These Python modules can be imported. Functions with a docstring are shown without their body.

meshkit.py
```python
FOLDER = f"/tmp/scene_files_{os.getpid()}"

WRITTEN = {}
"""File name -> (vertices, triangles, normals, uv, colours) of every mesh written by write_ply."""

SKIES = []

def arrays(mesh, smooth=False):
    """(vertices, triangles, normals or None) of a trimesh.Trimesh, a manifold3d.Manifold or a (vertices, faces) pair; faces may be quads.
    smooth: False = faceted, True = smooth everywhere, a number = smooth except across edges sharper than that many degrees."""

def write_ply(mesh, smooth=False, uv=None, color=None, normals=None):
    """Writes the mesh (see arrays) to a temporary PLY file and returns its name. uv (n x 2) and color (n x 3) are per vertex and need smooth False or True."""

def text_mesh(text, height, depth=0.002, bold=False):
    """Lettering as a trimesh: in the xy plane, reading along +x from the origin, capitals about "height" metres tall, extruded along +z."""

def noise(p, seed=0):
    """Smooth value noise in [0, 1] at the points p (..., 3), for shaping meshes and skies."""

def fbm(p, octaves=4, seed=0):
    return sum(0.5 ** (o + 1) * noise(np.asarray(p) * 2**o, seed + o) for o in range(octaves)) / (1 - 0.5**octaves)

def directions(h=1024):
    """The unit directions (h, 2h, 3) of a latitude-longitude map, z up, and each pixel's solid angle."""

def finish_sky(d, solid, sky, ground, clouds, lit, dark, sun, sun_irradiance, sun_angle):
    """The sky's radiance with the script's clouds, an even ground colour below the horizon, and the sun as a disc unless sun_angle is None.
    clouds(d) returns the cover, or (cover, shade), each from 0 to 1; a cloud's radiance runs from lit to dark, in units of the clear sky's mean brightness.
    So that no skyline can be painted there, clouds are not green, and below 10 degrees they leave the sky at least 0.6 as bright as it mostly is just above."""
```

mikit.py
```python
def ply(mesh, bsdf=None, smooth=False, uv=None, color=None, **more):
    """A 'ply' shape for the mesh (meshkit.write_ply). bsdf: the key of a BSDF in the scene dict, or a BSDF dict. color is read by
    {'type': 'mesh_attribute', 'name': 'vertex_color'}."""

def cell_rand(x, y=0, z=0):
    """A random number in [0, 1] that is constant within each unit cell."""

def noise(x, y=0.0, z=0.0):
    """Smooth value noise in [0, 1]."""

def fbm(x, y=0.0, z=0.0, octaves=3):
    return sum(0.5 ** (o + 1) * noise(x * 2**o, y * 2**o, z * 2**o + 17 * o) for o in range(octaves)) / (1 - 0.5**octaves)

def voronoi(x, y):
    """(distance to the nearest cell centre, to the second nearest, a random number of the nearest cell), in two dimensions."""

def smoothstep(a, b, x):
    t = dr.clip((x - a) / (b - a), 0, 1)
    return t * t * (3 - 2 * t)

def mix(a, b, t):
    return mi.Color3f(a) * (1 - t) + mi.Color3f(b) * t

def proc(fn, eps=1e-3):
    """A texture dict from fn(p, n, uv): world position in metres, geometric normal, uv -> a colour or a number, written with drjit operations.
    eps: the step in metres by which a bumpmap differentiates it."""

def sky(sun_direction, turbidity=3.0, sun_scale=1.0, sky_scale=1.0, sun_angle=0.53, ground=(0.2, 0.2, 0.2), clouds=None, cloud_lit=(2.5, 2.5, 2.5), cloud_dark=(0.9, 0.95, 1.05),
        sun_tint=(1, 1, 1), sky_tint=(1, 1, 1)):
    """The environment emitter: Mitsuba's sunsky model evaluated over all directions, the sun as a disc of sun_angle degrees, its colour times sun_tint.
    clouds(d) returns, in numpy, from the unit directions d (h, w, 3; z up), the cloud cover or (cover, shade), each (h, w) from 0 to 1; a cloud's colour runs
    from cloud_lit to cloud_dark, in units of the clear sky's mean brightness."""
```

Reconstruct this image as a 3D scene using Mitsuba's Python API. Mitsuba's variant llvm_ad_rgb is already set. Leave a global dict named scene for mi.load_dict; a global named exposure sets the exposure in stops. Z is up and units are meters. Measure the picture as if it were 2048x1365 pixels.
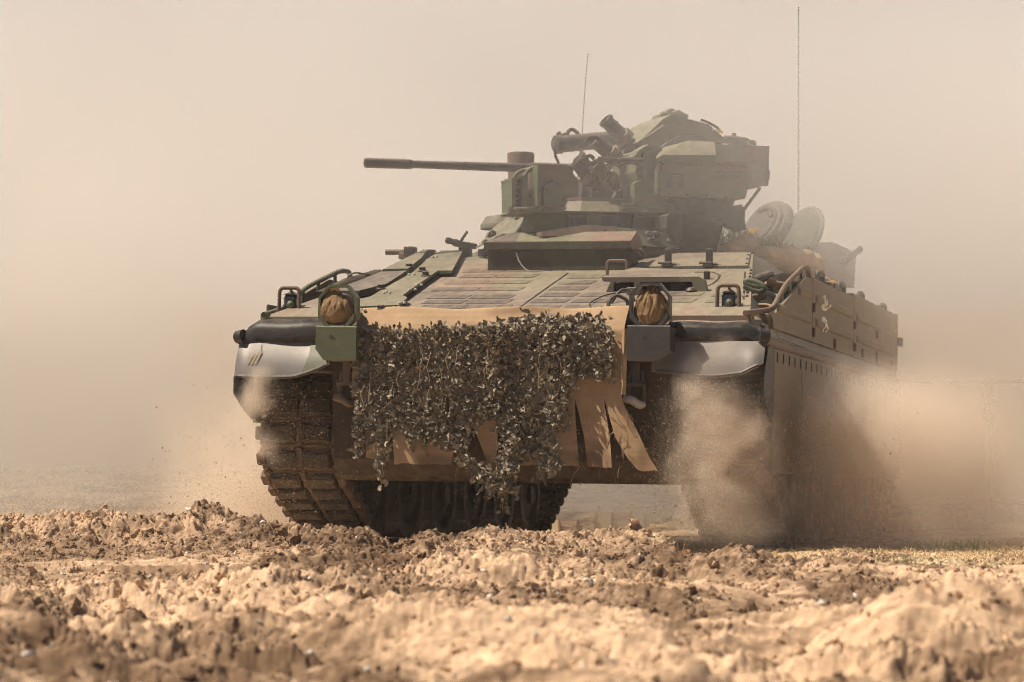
import math
import numpy as np, trimesh, mitsuba as mi, drjit as dr, mikit, meshkit
from mikit import noise, fbm, smoothstep, mix, cell_rand
from shapely.geometry import Polygon, LineString
T = mi.ScalarTransform4f
PI = math.pi

# ------------------------------------------------------------------ camera, light, exposure
FPX, HCAM = 5486.0, 0.36                       # focal length in photo pixels (2048 wide), camera height
pitch = math.atan((988 - 682.5) / FPX)
exposure = 1.72
scene, labels = {}, {}
scene['camera'] = {'type': 'thinlens', 'fov': 2 * math.degrees(math.atan(1024 / FPX)), 'aperture_radius': 0.0105, 'focus_distance': 16.3,
                   'near_clip': 0.1, 'far_clip': 600.0,
                   'to_world': T().look_at(origin=[0, 0, HCAM], target=[0, math.cos(pitch), HCAM + math.sin(pitch)], up=[0, 0, 1]),
                   'medium': {'type': 'ref', 'id': 'dust_air'}}
SUN = (-0.53, -0.07, 0.84)
scene['sky'] = mikit.sky(SUN, turbidity=3, sky_scale=.40, sun_scale=1.40, sun_tint=(0.975, 0.985, 1.02))

# ------------------------------------------------------------------ frames
th, rr = math.radians(15), math.radians(0.8)
OV, PV = np.array([-.098, 16.414, 0]), np.array([0, 0, 1.0])
Rz = np.array([[math.cos(th), math.sin(th), 0], [-math.sin(th), math.cos(th), 0], [0, 0, 1]])
Rr = np.array([[math.cos(rr), 0, math.sin(rr)], [0, 1, 0], [-math.sin(rr), 0, math.cos(rr)]])
AV = Rz @ Rr                                    # vehicle frame: x to its left side, y towards its rear, z up
TC, TG, TL = np.array([-.06, 3.2, 0]), np.array([-.807, -.5905, 0]), np.array([.5905, -.807, 0])   # turret: u along the gun, v to its left, z up
RT = np.array([TG, TL, [0, 0, 1]]).T

def hull2world(v): return (np.asarray(v, float) - PV) @ AV.T + PV + OV
def tur2hull(v): return np.asarray(v, float) @ RT.T + TC
def world2hull(w): return (np.asarray(w, float) - PV - OV) @ AV + PV

# ------------------------------------------------------------------ mesh helpers
rng = np.random.default_rng(7)

def M(v, f):
    f = np.asarray(f, int)
    if f.ndim == 2 and f.shape[1] == 4:
        f = np.vstack([f[:, [0, 1, 2]], f[:, [0, 2, 3]]])
    return trimesh.Trimesh(np.asarray(v, float), f, process=False)

def cat(ms): return trimesh.util.concatenate(ms)

def hullof(pts): return trimesh.convex.convex_hull(np.asarray(pts, float))

def box(x0, x1, y0, y1, z0, z1, b=.006):
    b = min(b, .3 * min(x1 - x0, y1 - y0, z1 - z0))
    p = []
    for sx in (0, 1):
        for sy in (0, 1):
            for sz in (0, 1):
                c = np.array([(x0, x1)[sx], (y0, y1)[sy], (z0, z1)[sz]], float)
                i = np.array([1 - 2 * sx, 1 - 2 * sy, 1 - 2 * sz]) * b
                for k in range(3):
                    d = i.copy(); d[k] = 0
                    p.append(c + d)
    return hullof(p)

def grid(P, closed_u=False):
    """surface through P (n, m, 3)"""
    n, m = P.shape[:2]
    i, j = np.meshgrid(np.arange(n - (0 if closed_u else 1)), np.arange(m - 1), indexing='ij')
    i2 = (i + 1) % n
    q = np.stack([i * m + j, i2 * m + j, i2 * m + j + 1, i * m + j + 1], -1).reshape(-1, 4)
    return M(P.reshape(-1, 3), q)

def solid(P, t):
    """sheet P (n, m, 3) given the thickness vector or distance t along its normals"""
    du, dv = np.gradient(P, axis=0), np.gradient(P, axis=1)
    n = np.cross(du, dv); n /= np.linalg.norm(n, axis=2, keepdims=True) + 1e-12
    Q = P + n * t
    n_, m = P.shape[:2]
    a, b = grid(P), grid(Q)
    a.faces = a.faces[:, ::-1]
    ring = lambda X: np.concatenate([X[0, :], X[1:, -1], X[-1, -2::-1], X[-2:0:-1, 0]])
    r = np.stack([ring(P), ring(Q)], 1)
    return cat([a, b, grid(r, True)])

def tube(pts, r, n=8, cap=True):
    p = np.asarray(pts, float)
    t = np.gradient(p, axis=0); t /= np.linalg.norm(t, axis=1, keepdims=True) + 1e-12
    a = np.cross(t[0], [0, 0, 1.0] if abs(t[0][2]) < .9 else [1.0, 0, 0]); a /= np.linalg.norm(a)
    A = []
    for k in range(len(p)):
        a = a - t[k] * (a @ t[k]); a /= np.linalg.norm(a) + 1e-12
        A.append(a)
    A = np.array(A); B = np.cross(t, A)
    w = np.arange(n) * 2 * PI / n
    R = np.broadcast_to(r, (len(p),))[:, None, None]
    V = p[:, None] + R * (np.cos(w)[None, :, None] * A[:, None] + np.sin(w)[None, :, None] * B[:, None])
    m = grid(V.transpose(1, 0, 2), True)
    if cap:
        k = len(m.vertices); e = (len(p) - 1)
        vs = np.vstack([m.vertices, p[:1], p[-1:]])
        f = [[i * len(p), k, ((i + 1) % n) * len(p)] for i in range(n)] + [[i * len(p) + e, ((i + 1) % n) * len(p) + e, k + 1] for i in range(n)]
        m = M(vs, np.vstack([m.faces, f]))
    return m

def rod(a, b, r, n=10): return tube([a, b], r, n)

def bend(pts, k=6, rad=.35):
    """rounds the corners of a polyline"""
    p = np.asarray(pts, float); out = [p[0]]
    for i in range(1, len(p) - 1):
        a, b = p[i] + (p[i - 1] - p[i]) * rad, p[i] + (p[i + 1] - p[i]) * rad
        for s in np.linspace(0, 1, k): out.append((1 - s) ** 2 * a + 2 * s * (1 - s) * p[i] + s * s * b)
    return np.array(out + [p[-1]])

def prism(poly, d0, d1, axis):
    """polygon extruded; axis 'y': poly in (x, z); 'x': in (y, z); 'z': in (x, y)"""
    g = poly if isinstance(poly, Polygon) else Polygon(poly)
    m = trimesh.creation.extrude_polygon(g.buffer(0), d1 - d0, engine='earcut')
    v = m.vertices
    if axis == 'y': w = np.stack([v[:, 0], d1 - v[:, 2], v[:, 1]], 1)
    elif axis == 'x': w = np.stack([d0 + v[:, 2], v[:, 0], v[:, 1]], 1)
    else: w = np.stack([v[:, 0], v[:, 1], d0 + v[:, 2]], 1)
    m = M(w, m.faces)
    return m

def lathe(prof, n=28):
    """(radius, height) profile turned about z"""
    w = np.arange(n) * 2 * PI / n
    p = np.asarray(prof, float)
    V = np.stack([p[None, :, 0] * np.cos(w)[:, None], p[None, :, 0] * np.sin(w)[:, None], np.broadcast_to(p[None, :, 1], (n, len(p)))], -1)
    return grid(V, True)

def along(m, a, b):
    """moves a mesh built about +z from the origin so that z runs from a towards b"""
    a, b = np.asarray(a, float), np.asarray(b, float)
    R = trimesh.geometry.align_vectors([0, 0, 1], (b - a) / np.linalg.norm(b - a))
    m = m.copy(); m.apply_transform(R); m.apply_translation(a)
    return m

def move(m, d):
    m = m.copy(); m.apply_translation(d); return m

def glz(y): return 1.406 + .24 * np.asarray(y)              # height of the glacis plate
GN = np.array([0, -.24, 1]) / math.hypot(.24, 1)

def gplate(poly, h0, h1):
    """plate on the glacis, polygon in (x, y) of the vehicle frame, from h0 to h1 above it"""
    m = prism(poly, h0, h1, 'z')
    v = m.vertices.copy(); v[:, 2] += glz(v[:, 1])
    return M(v, m.faces)

def smooth_noise(v, s, seed, o=3): return meshkit.fbm(np.asarray(v) / s + 100, o, seed) - .5

# ------------------------------------------------------------------ materials
def loc3(p):
    a = [mi.Float(p.x) - float(OV[0]), mi.Float(p.y) - float(OV[1]), mi.Float(p.z) - 1.0]
    q = [a[0] * float(AV[0, k]) + a[1] * float(AV[1, k]) + a[2] * float(AV[2, k]) for k in range(3)]
    return q[0], q[1], q[2] + 1.0

DUST = (.40, .325, .25)

def dusty(base, p, n, amount=.62, floor=.06):
    x, y, z = loc3(p)
    d = fbm(x * 3.1, y * 3.1, z * 3.1, octaves=4)
    f = fbm(x * 31, y * 9, z * 31, octaves=2)
    up = smoothstep(.25, .95, dr.abs(n.z))
    a = floor + (amount - floor) * up * (.55 + .9 * (d - .35)) + .25 * (f - .5) * (.25 + up)
    return mix(base, DUST, dr.clip(a, 0, .95))

def camo_fn(gb=0.0, bb=0.0, amount=.62, floor=.06):
    def fn(p, n, uv):
        x, y, z = loc3(p)
        a = fbm(x * 1.15 + 3.7, y * 1.0 + 9.1, z * 1.3 + 1.3, octaves=2) + gb
        b = fbm(x * 1.05 + 31.7, y * 1.2 + 4.1, z * 1.2 + 7.3, octaves=2) + bb
        c = mix((.082, .094, .060), (.098, .066, .050), smoothstep(.53, .545, a))
        c = mix(c, (.030, .031, .034), smoothstep(.56, .575, b))
        w = fbm(x * 14, y * 14, z * 14, octaves=3)
        c = c * (.8 + .4 * w)
        return dusty(c, p, n, amount, floor)
    return fn

def plain_fn(col, var=.35, s=16.0, amount=.5, floor=.06):
    def fn(p, n, uv):
        x, y, z = loc3(p)
        w = fbm(x * s, y * s, z * s, octaves=3)
        return dusty(mi.Color3f(*col) * (1 - var / 2 + var * w), p, n, amount, floor)
    return fn

def soil_fn(p, n, uv):
    a = fbm(p.x * 1.7, p.y * 1.1, p.z * 1.7, octaves=4)
    b = fbm(p.x * 17, p.y * 17, p.z * 17, octaves=3)
    c = mix((.150, .098, .062), (.54, .390, .262), smoothstep(.32, .66, a * .6 + b * .4))
    fresh = smoothstep(12.2, 12.9, p.y) * smoothstep(14.3, 13.6, p.y) * smoothstep(.40, .60, fbm(p.x * 1.3 + 21, p.y * 1.3, octaves=3)) * smoothstep(1.2, .6, p.x)
    c = mix(c, (.125, .080, .050), .6 * fresh)
    s = noise(p.x * 70, p.y * 70, p.z * 70)
    straw = smoothstep(.38, .60, fbm(p.x * 2.2 + 8, p.y * .9 + 3, octaves=3)) * smoothstep(14.6, 16.2, p.y + 1.2 * dr.maximum(p.x, 0.0))
    c = mix(c, (.55, .45, .29), straw * .8)
    return c * (.82 + .36 * s)

def weave_fn(col, dark=.72, stain=True):
    def fn(p, n, uv):
        x, y, z = loc3(p)
        w = .5 + .16 * dr.sin(x * 760) * dr.sin(z * 760) + .5 * (fbm(x * 60, z * 60, y * 20, octaves=2) - .5)
        a = fbm(x * 5, y * 5, z * 5, octaves=3)
        r = fbm(x * 2 + 5, z * 60, octaves=2)
        c = mi.Color3f(*col) * (dark + (1 - dark) * w) * (.78 + .34 * a + .18 * (r - .5))
        if stain:
            c = mix(c, (.09, .055, .035), .6 * smoothstep(.54, .74, fbm(x * 3 + 11, y * 3, z * 4 + 2, octaves=3)))
        return c
    return fn

def bsdf(fn, rough=.6, spec=.35, metal=0.0, bump=None, bs=.0):
    d = {'type': 'principled', 'base_color': mikit.proc(fn) if callable(fn) else {'type': 'rgb', 'value': list(fn)}, 'roughness': rough, 'specular': spec, 'metallic': metal}
    if bump is not None: d = {'type': 'bumpmap', 'arbitrary': mikit.proc(bump, .002), 'scale': bs, 'bsdf': d}
    return {'type': 'twosided', 'bsdf': d}

scene['paint'] = bsdf(camo_fn(), .62, .35)
scene['deck_paint'] = bsdf(camo_fn(.01, .035, .62, .20), .55, .4)
scene['green_paint'] = bsdf(plain_fn((.066, .088, .050), amount=.52, floor=.04), .55, .4)
scene['turret_paint'] = bsdf(camo_fn(-.055, -.10, .55, .08), .62, .35)
scene['black_paint'] = bsdf(plain_fn((.027, .029, .033), .5, 9.0, .42, .06), .42, .5)
scene['fender_paint'] = bsdf(plain_fn((.075, .081, .092), .8, 7.0, .44, .17), .46, .5)
scene['rubber'] = bsdf(plain_fn((.017, .018, .020), .6, 26.0, .12, .02), .5, .3)
scene['dark_steel'] = bsdf(plain_fn((.034, .032, .031), .5, 20.0, .4, .02), .5, .5)
scene['rust_metal'] = bsdf(plain_fn((.105, .070, .055), .6, 22.0, .35, .10), .6, .35)
scene['bright_steel'] = bsdf(plain_fn((.42, .40, .37), .4, 20.0, .3, .05), .4, .5)
scene['track_steel'] = bsdf(plain_fn((.085, .052, .032), .5, 12.0, .25, .10), .7, .3)
scene['track_rubber'] = bsdf(plain_fn((.036, .030, .026), .4, 10.0, .25, .06), .75, .25)
scene['burlap'] = bsdf(weave_fn((.47, .335, .210)), .95, .1)
scene['sackcloth'] = bsdf(weave_fn((.30, .205, .115), .6), .95, .1)
scene['roll_cloth'] = bsdf(weave_fn((.46, .34, .22), .8, False), .95, .1)
scene['strip_paint'] = bsdf(camo_fn(.03, .04, .34, .18), .65, .3)
def box_fn(p, n, uv):
    x, y, z = loc3(p)
    a = fbm(x * 2.6 + 4, z * 3 + 2, octaves=3)
    return dusty(mix((.034, .029, .023), (.040, .046, .028), smoothstep(.46, .54, a)), p, n, .3, .05)
scene['box_paint'] = bsdf(box_fn, .65, .3)
scene['side_paint'] = bsdf(plain_fn((.078, .066, .048), .5, 5.0, .5, .22), .6, .3)
def lid_fn(p, n, uv):
    x, y, z = loc3(p)
    t = x + .05 * (fbm(x * 4, y * 4, octaves=2) - .5) + .12 * (y - 2.0)
    c = mix((.032, .032, .040), (.12, .14, .085), smoothstep(-.41, -.40, t))
    c = mix(c, (.070, .100, .052), smoothstep(-.20, -.19, t))
    c = mix(c, (.14, .13, .10), smoothstep(-.02, -.01, t))
    c = mix(c, (.15, .090, .070), smoothstep(.12, .13, t))
    return dusty(c, p, n, .42, .04)
scene['lid_paint'] = bsdf(lid_fn, .55, .4)
scene['belly_paint'] = bsdf(plain_fn((.042, .030, .023), .5, 6.0, .25, .04), .7, .25)
scene['antenna_grey'] = bsdf((.22, .20, .17), .5, .3)
scene['canvas'] = bsdf(plain_fn((.030, .028, .024), .5, 12.0, .2, .03), .9, .15)
scene['net_cloth'] = bsdf(plain_fn((.235, .210, .160), .9, 13.0, .30, .10), .72, .2)
scene['net_dark'] = bsdf(plain_fn((.125, .118, .085), .7, 8.0, .25, .08), .8, .2)
scene['net_pale'] = bsdf(plain_fn((.29, .26, .205), .6, 20.0, .25, .12), .75, .2)
scene['glass_dark'] = bsdf((.025, .03, .034), .08, .6)
scene['white_mark'] = bsdf(plain_fn((.60, .56, .48), .3, 40.0, .2, .12), .6, .3)
scene['yellow_mark'] = bsdf(plain_fn((.78, .47, .06), .2, 40.0, .2, .05), .5, .3)
scene['dull_mark'] = bsdf(plain_fn((.24, .19, .10), .5, 60.0, .3, .15), .6, .3)
scene['soil'] = bsdf(soil_fn, .95, .08)
scene['clod_soil'] = bsdf(soil_fn, .95, .08)
scene['straw_dry'] = bsdf((.52, .40, .22), .7, .2)
scene['grass_green'] = {'type': 'twosided', 'bsdf': {'type': 'diffuse', 'reflectance': {'type': 'rgb', 'value': [.17, .22, .06]}}}
scene['stone_pale'] = bsdf((.62, .57, .50), .6, .3)
scene['grain'] = {'type': 'diffuse', 'reflectance': {'type': 'rgb', 'value': [.50, .37, .24]}}
scene['wood'] = bsdf((.36, .22, .13), .8, .2)
scene['galvanised'] = bsdf((.58, .58, .57), .45, .5)
scene['sign_white'] = bsdf((.80, .80, .79), .5, .3)
scene['bark'] = bsdf((.10, .075, .055), .9, .1)
scene['leaf'] = {'type': 'twosided', 'bsdf': {'type': 'diffuse', 'reflectance': {'type': 'rgb', 'value': [.055, .085, .03]}}}

# ------------------------------------------------------------------ scene entries
def key(name):
    if name not in scene: return name
    k = 1
    while f'{name}_{k:03d}' in scene: k += 1
    return f'{name}_{k:03d}'

def put(name, mesh, mat, smooth=30, label=None, cat_=None, group=None, kind=None, **kw):
    k = key(name)
    scene[k] = mikit.ply(mesh, mat, smooth=smooth, **kw)
    d = {a: b for a, b in (('label', label), ('category', cat_), ('group', group), ('kind', kind)) if b}
    if d: labels[k] = d
    return k

VEH = 'armoured_vehicle'
labels[VEH] = {'label': 'dusty camouflaged tracked armoured vehicle with a turret gun driving out of a dust cloud', 'category': 'armoured vehicle'}

def veh(name, mesh, mat, smooth=30, frame='hull', label=None, parent=None, kind=None):
    v = np.asarray(mesh.vertices)
    if frame == 'turret': v = tur2hull(v)
    return put(f'{parent or VEH}__{name}', M(hull2world(v), mesh.faces), mat, smooth, label=label, kind=kind)

def tur(name, mesh, mat, smooth=30, **k): return veh(name, mesh, mat, smooth, 'turret', **k)

# ================================================================== THE GROUND
ridge_px = [(-3.964,0.209),(-3.184,0.194),(-2.507,0.194),(-2.144,0.246),(-1.831,0.207),(-1.623,0.266),(-1.415,0.235),(-1.207,0.178),(-0.999,0.152),(-0.739,0.165),(-0.608,0.069),(-0.426,0.152),(-0.309,0.116),(-0.166,0.163),(0.042,0.147),(0.198,0.126),(0.406,0.132),(0.666,0.155),(0.796,0.121),(0.951,-0.003),(1.133,-0.06),(1.756,-0.099),(2.66,-0.125),(4.094,-0.138)]
RX, RZ = np.array(ridge_px).T

def crumb(Q, seed):
    """rounded lumps with sharp gaps between them, about -.5 to .5"""
    I = np.floor(Q).astype(np.int64); best = np.full(Q.shape[:-1], -9.0)
    for a in (-1, 0, 1):
        for b in (-1, 0, 1):
            C = I + [a, b]
            h = (C[..., 0] * 374761393 + C[..., 1] * 668265263 + seed * 144665) & 0xFFFFFFFF
            h = ((h ^ (h >> 13)) * 1274126177) & 0xFFFFFFFF; h = h ^ (h >> 16)
            cx, cy, s = (h & 1023) / 1023, ((h >> 10) & 1023) / 1023, ((h >> 20) & 1023) / 1023
            d2 = (C[..., 0] + cx - Q[..., 0]) ** 2 + (C[..., 1] + cy - Q[..., 1]) ** 2
            best = np.maximum(best, s * .75 - d2 * 1.25)
    return np.clip(best, -.6, .8) - .12

def ground_z(x, y, detail=True):
    x, y = np.asarray(x, float), np.asarray(y, float)
    P = np.stack([x, y, x * 0], -1)
    z = .72 * np.clip((y - 21) / 20, 0, 1) ** 1.2 * (1 - .75 / (1 + np.exp(-(x - 1.0) / 1.2))) * (y < 200)
    z = z - .04 * np.clip((13 - y) / 4, 0, 1)
    rid = np.interp(x, RX, RZ) + .05 * np.clip((-2.0 - x) / 2, 0, 1)
    yc = 14.3 + .25 * np.sin(x * 2.3) + .35 * (meshkit.noise(P * np.array([1.3, 0, 0]) + 5, 3) - .5)
    fall = np.where(y < yc, np.exp(-((y - yc) / .95) ** 2), np.exp(-((y - yc) / .42) ** 2))
    z = z + rid * fall
    n1 = meshkit.fbm(P * np.array([1.5, 1.0, 1]) + 40, 3, 11)
    amp = np.where(y < 12.6, 1.0, .25) * (.5 + .5 * (y < 16))
    z = z + np.clip(n1 - .47, -.16, .3) * .36 * amp * (1 - .7 * fall)
    z = z + np.clip((y - 20) / 6, 0, 1) * (y < 60) * .30 * (meshkit.fbm(P * np.array([.9, .5, 1]) + 70, 4, 12) - .5)
    for hx, hy, hh, sx, sy in HUMPS:                 # hummocks in front of the ridge
        z = z + hh * np.exp(-((x - hx) / sx) ** 2 - ((y - hy) / sy) ** 2)
    if detail:
        m = np.clip(.42 + .75 * fall + 1.5 * (meshkit.fbm(P * 1.1 + 9, 3, 21) - .42) * (y < 15.5), .10, 1.15)
        m = m * (1 - .75 * np.clip((y - 15.2) / .8, 0, 1))
        w = np.stack([meshkit.fbm(P * 9 + 3, 2, 31) - .5, meshkit.fbm(P * 9 + 77, 2, 32) - .5], -1)
        Q = P[..., :2] + .09 * w
        big = meshkit.fbm(P * 5.5 + 13, 3, 33) - .5
        z = z + m * ((.13 + .10 * np.clip((11 - y) / 2, 0, 1)) * big + .030 * crumb(Q * 10, 1) + .030 * crumb(Q * 24 + 5, 2) + .022 * crumb(Q * 52 + 9, 3)) + .006 * (meshkit.noise(P * 60 + 1, 44) - .5)
    # ruts under the two tracks
    q = world2hull(np.stack([x, y, x * 0], -1).reshape(-1, 3)).reshape(x.shape + (3,))
    under = np.clip((q[..., 1] - .2) / .8, 0, 1) * (np.abs(np.abs(q[..., 0]) - 1.33) < .32)
    z = np.where(under > 0, z * (1 - under) + under * np.minimum(z, -.012), z)
    z = np.where((np.abs(q[..., 0]) < 1.05) & (q[..., 1] > .5) & (q[..., 1] < 7), np.minimum(z, .05), z)
    return z

HUMPS = [(-.95, 10.2, .07, .42, .5), (-.15, 10.9, .03, .5, .5), (.55, 12.4, .05, .6, .4), (1.22, 7.3, .11, .30, .35), (-.85, 6.9, .02, .3, .4),
         (-1.5, 12.8, .05, .9, .5), (.2, 9.2, .03, .45, .5), (1.3, 11.2, .03, .35, .4)]

def ground_mesh():
    ys = np.concatenate([np.linspace(-8, 4.2, 14, endpoint=False), np.linspace(4.2, 11.5, 290, endpoint=False), np.linspace(11.5, 15.2, 420, endpoint=False),
                         np.linspace(15.2, 19, 80, endpoint=False), np.geomspace(19, 92, 60)])
    s = np.concatenate([-1 - np.geomspace(.02, 1, 14)[::-1] ** 1 * 1.0, np.linspace(-1, 1, 900), 1 + np.geomspace(.02, 1, 14)])
    half = .215 * np.clip(ys, 4.5, 40) + .35
    core, out = np.clip(s, -1, 1), np.abs(s) - 1
    X = half[:, None] * core[None] + np.sign(s)[None] * np.clip(out, 0, 1)[None] ** 1.6 * (44 - half[:, None])
    Y = np.broadcast_to(ys[:, None], X.shape)
    Z = ground_z(X, Y)
    return grid(np.stack([X, Y, Z], -1).transpose(1, 0, 2))

put('ground', ground_mesh(), 'soil', True, label='churned light brown soil with clods, ruts and dry grass', kind='structure')

# ================================================================== HULL
nose = [(.14, 1.43), (.03, 1.36), (.02, 1.20), (.05, .72), (.09, .56), (.17, .46), (.30, .43), (6.35, .43), (6.45, .9), (6.45, 1.38), (.4, 1.38)]
veh('lower_hull', prism(nose, -1.04, 1.04, 'x'), 'belly_paint', 20)
up = []
for y, zt in ((.10, 1.43), (2.47, 1.998), (6.45, 2.0)):
    xt = 1.52 - .72 * (zt - 1.43)
    if y > 1: xt = 1.115
    up.append([(-xt, y, zt), (xt, y, zt), (1.53, y + (0 if y < 6 else .05), 1.385), (-1.53, y + (0 if y < 6 else .05), 1.385)])
up = np.array(up)
veh('upper_hull', hullof(np.vstack([up[0], up[1]])), 'deck_paint', False)
veh('rear_deck', hullof(np.vstack([up[1] + [0, .003, -.002], up[2]])), 'deck_paint', False)
def GB(t): return .105 * t + .014 * math.sin(PI * t)     # how far the mud guard slopes forward
for s in (-1, 1):
    veh('sponson', box(min(s * 1.045, s * 1.60), max(s * 1.045, s * 1.60), .16, 6.45, 1.09, 1.384), 'black_paint')
    # fender deck, rubber edge, curved mud guard
    lo, hi = (1.06, 1.605)
    P = []
    for t, y, z in ((0, .0, 1.285), (.2, -.018, 1.296), (.45, -.020, 1.345), (.7, .0, 1.375), (1, .06, 1.390), (1.6, .45, 1.470)):
        P.append([(s * x, y + .012 * math.sin(9 * x), z - (.07 * max(0, (x - 1.5) / .1) ** 2 if x > 1.5 else 0) + .004 * math.sin(17 * x + t)) for x in np.linspace(lo, hi, 14)])
    P = np.array(P)
    veh('rubber_edge', solid(P[:5], .02), 'rubber', 40)
    veh('fender_deck', solid(np.stack([P[4] + [0, .002, .0], P[5], P[5] + [0, .16, -.065], P[5] + [0, 1.2, -.075]]), .014), 'deck_paint', 40)
    veh('edge_end_roll', tube([(s * 1.60, -.02, 1.305), (s * 1.628, -.01, 1.30), (s * 1.645, .0, 1.297)], .042, 12), 'rubber', 50)
    rows = []
    for t in np.linspace(0, 1, 12):
        row = []
        for k, x in enumerate(np.linspace(0, 1, 22)):
            X = 1.635 - x * (.62 if s < 0 else .66)
            zb = 1.058 - .010 * math.sin(PI * min(x * 1.3, 1)) + .075 * max(0, (x - .62) / .38) ** 1.5
            if s > 0: zb = 1.09 + .05 * max(0, (.18 - x) / .18) - .028 * math.sin(PI * min(1, x * 1.05)) ** 2
            bulge = GB(t)
            edge = max(0, (.13 - x) / .13) ** 2
            row.append((s * X, -.012 - bulge * (1 - .2 * edge) + .012 * edge, 1.272 + (zb - 1.272) * t))
        rows.append(row)
    rows = np.array(rows)
    veh('mud_guard', solid(rows, .012 * s), 'fender_paint', 35, label='glossy blue grey mud guard with a green inner end' if s < 0 else None)
    veh('mud_guard_lip', tube(rows[-1][1:-1], .012, 7), 'dark_steel', 50)
    # side flap in front and the skirt plates
    sk = [(-.085, 1.05), (-.085, .95), (.08, .86), (.24, .80), (.24, 1.25), (.05, 1.25)]
    veh('front_flap', prism(sk, s * 1.630 - .009, s * 1.630 + .009, 'x'), 'rubber')
    for k in range(6):
        a, b = .26 + k * 1.03, .26 + k * 1.03 + 1.015
        veh('skirt_plate', box(s * 1.628 - .012, s * 1.628 + .012, a, b, .78 if s < 0 else .50, 1.245), 'side_paint')
    for k in range(28):
        y = .36 + k * .22
        veh('skirt_hook', box(s * 1.643 - .004, s * 1.643 + .004, y - .014, y + .002, 1.165, 1.225, .002), 'dark_steel')
    veh('side_rail', tube([(s * 1.60, y, 1.275 + .004 * math.sin(5 * y)) for y in np.linspace(.02, 6.4, 22)], .036, 10), 'rust_metal', 50)

# green paint patch at the inner end of the photo-left mud guard
P = rows * 1.0
rowsL = np.array([[(-1.0 * (1.635 - x * .62), (-.012 - GB(t)) - .0045, 1.272 + ((1.058 - .010 * math.sin(PI * min(x * 1.3, 1)) + .075 * max(0, (x - .62) / .38) ** 1.5) - 1.272) * t)
                  for x in np.linspace(.74 + .03 * math.sin(4 * t), .985, 8)] for t in np.linspace(.01, .985, 10)])
veh('paint_patch', grid(rowsL), 'green_paint', True, label='green camouflage patch on the mud guard')

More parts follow.
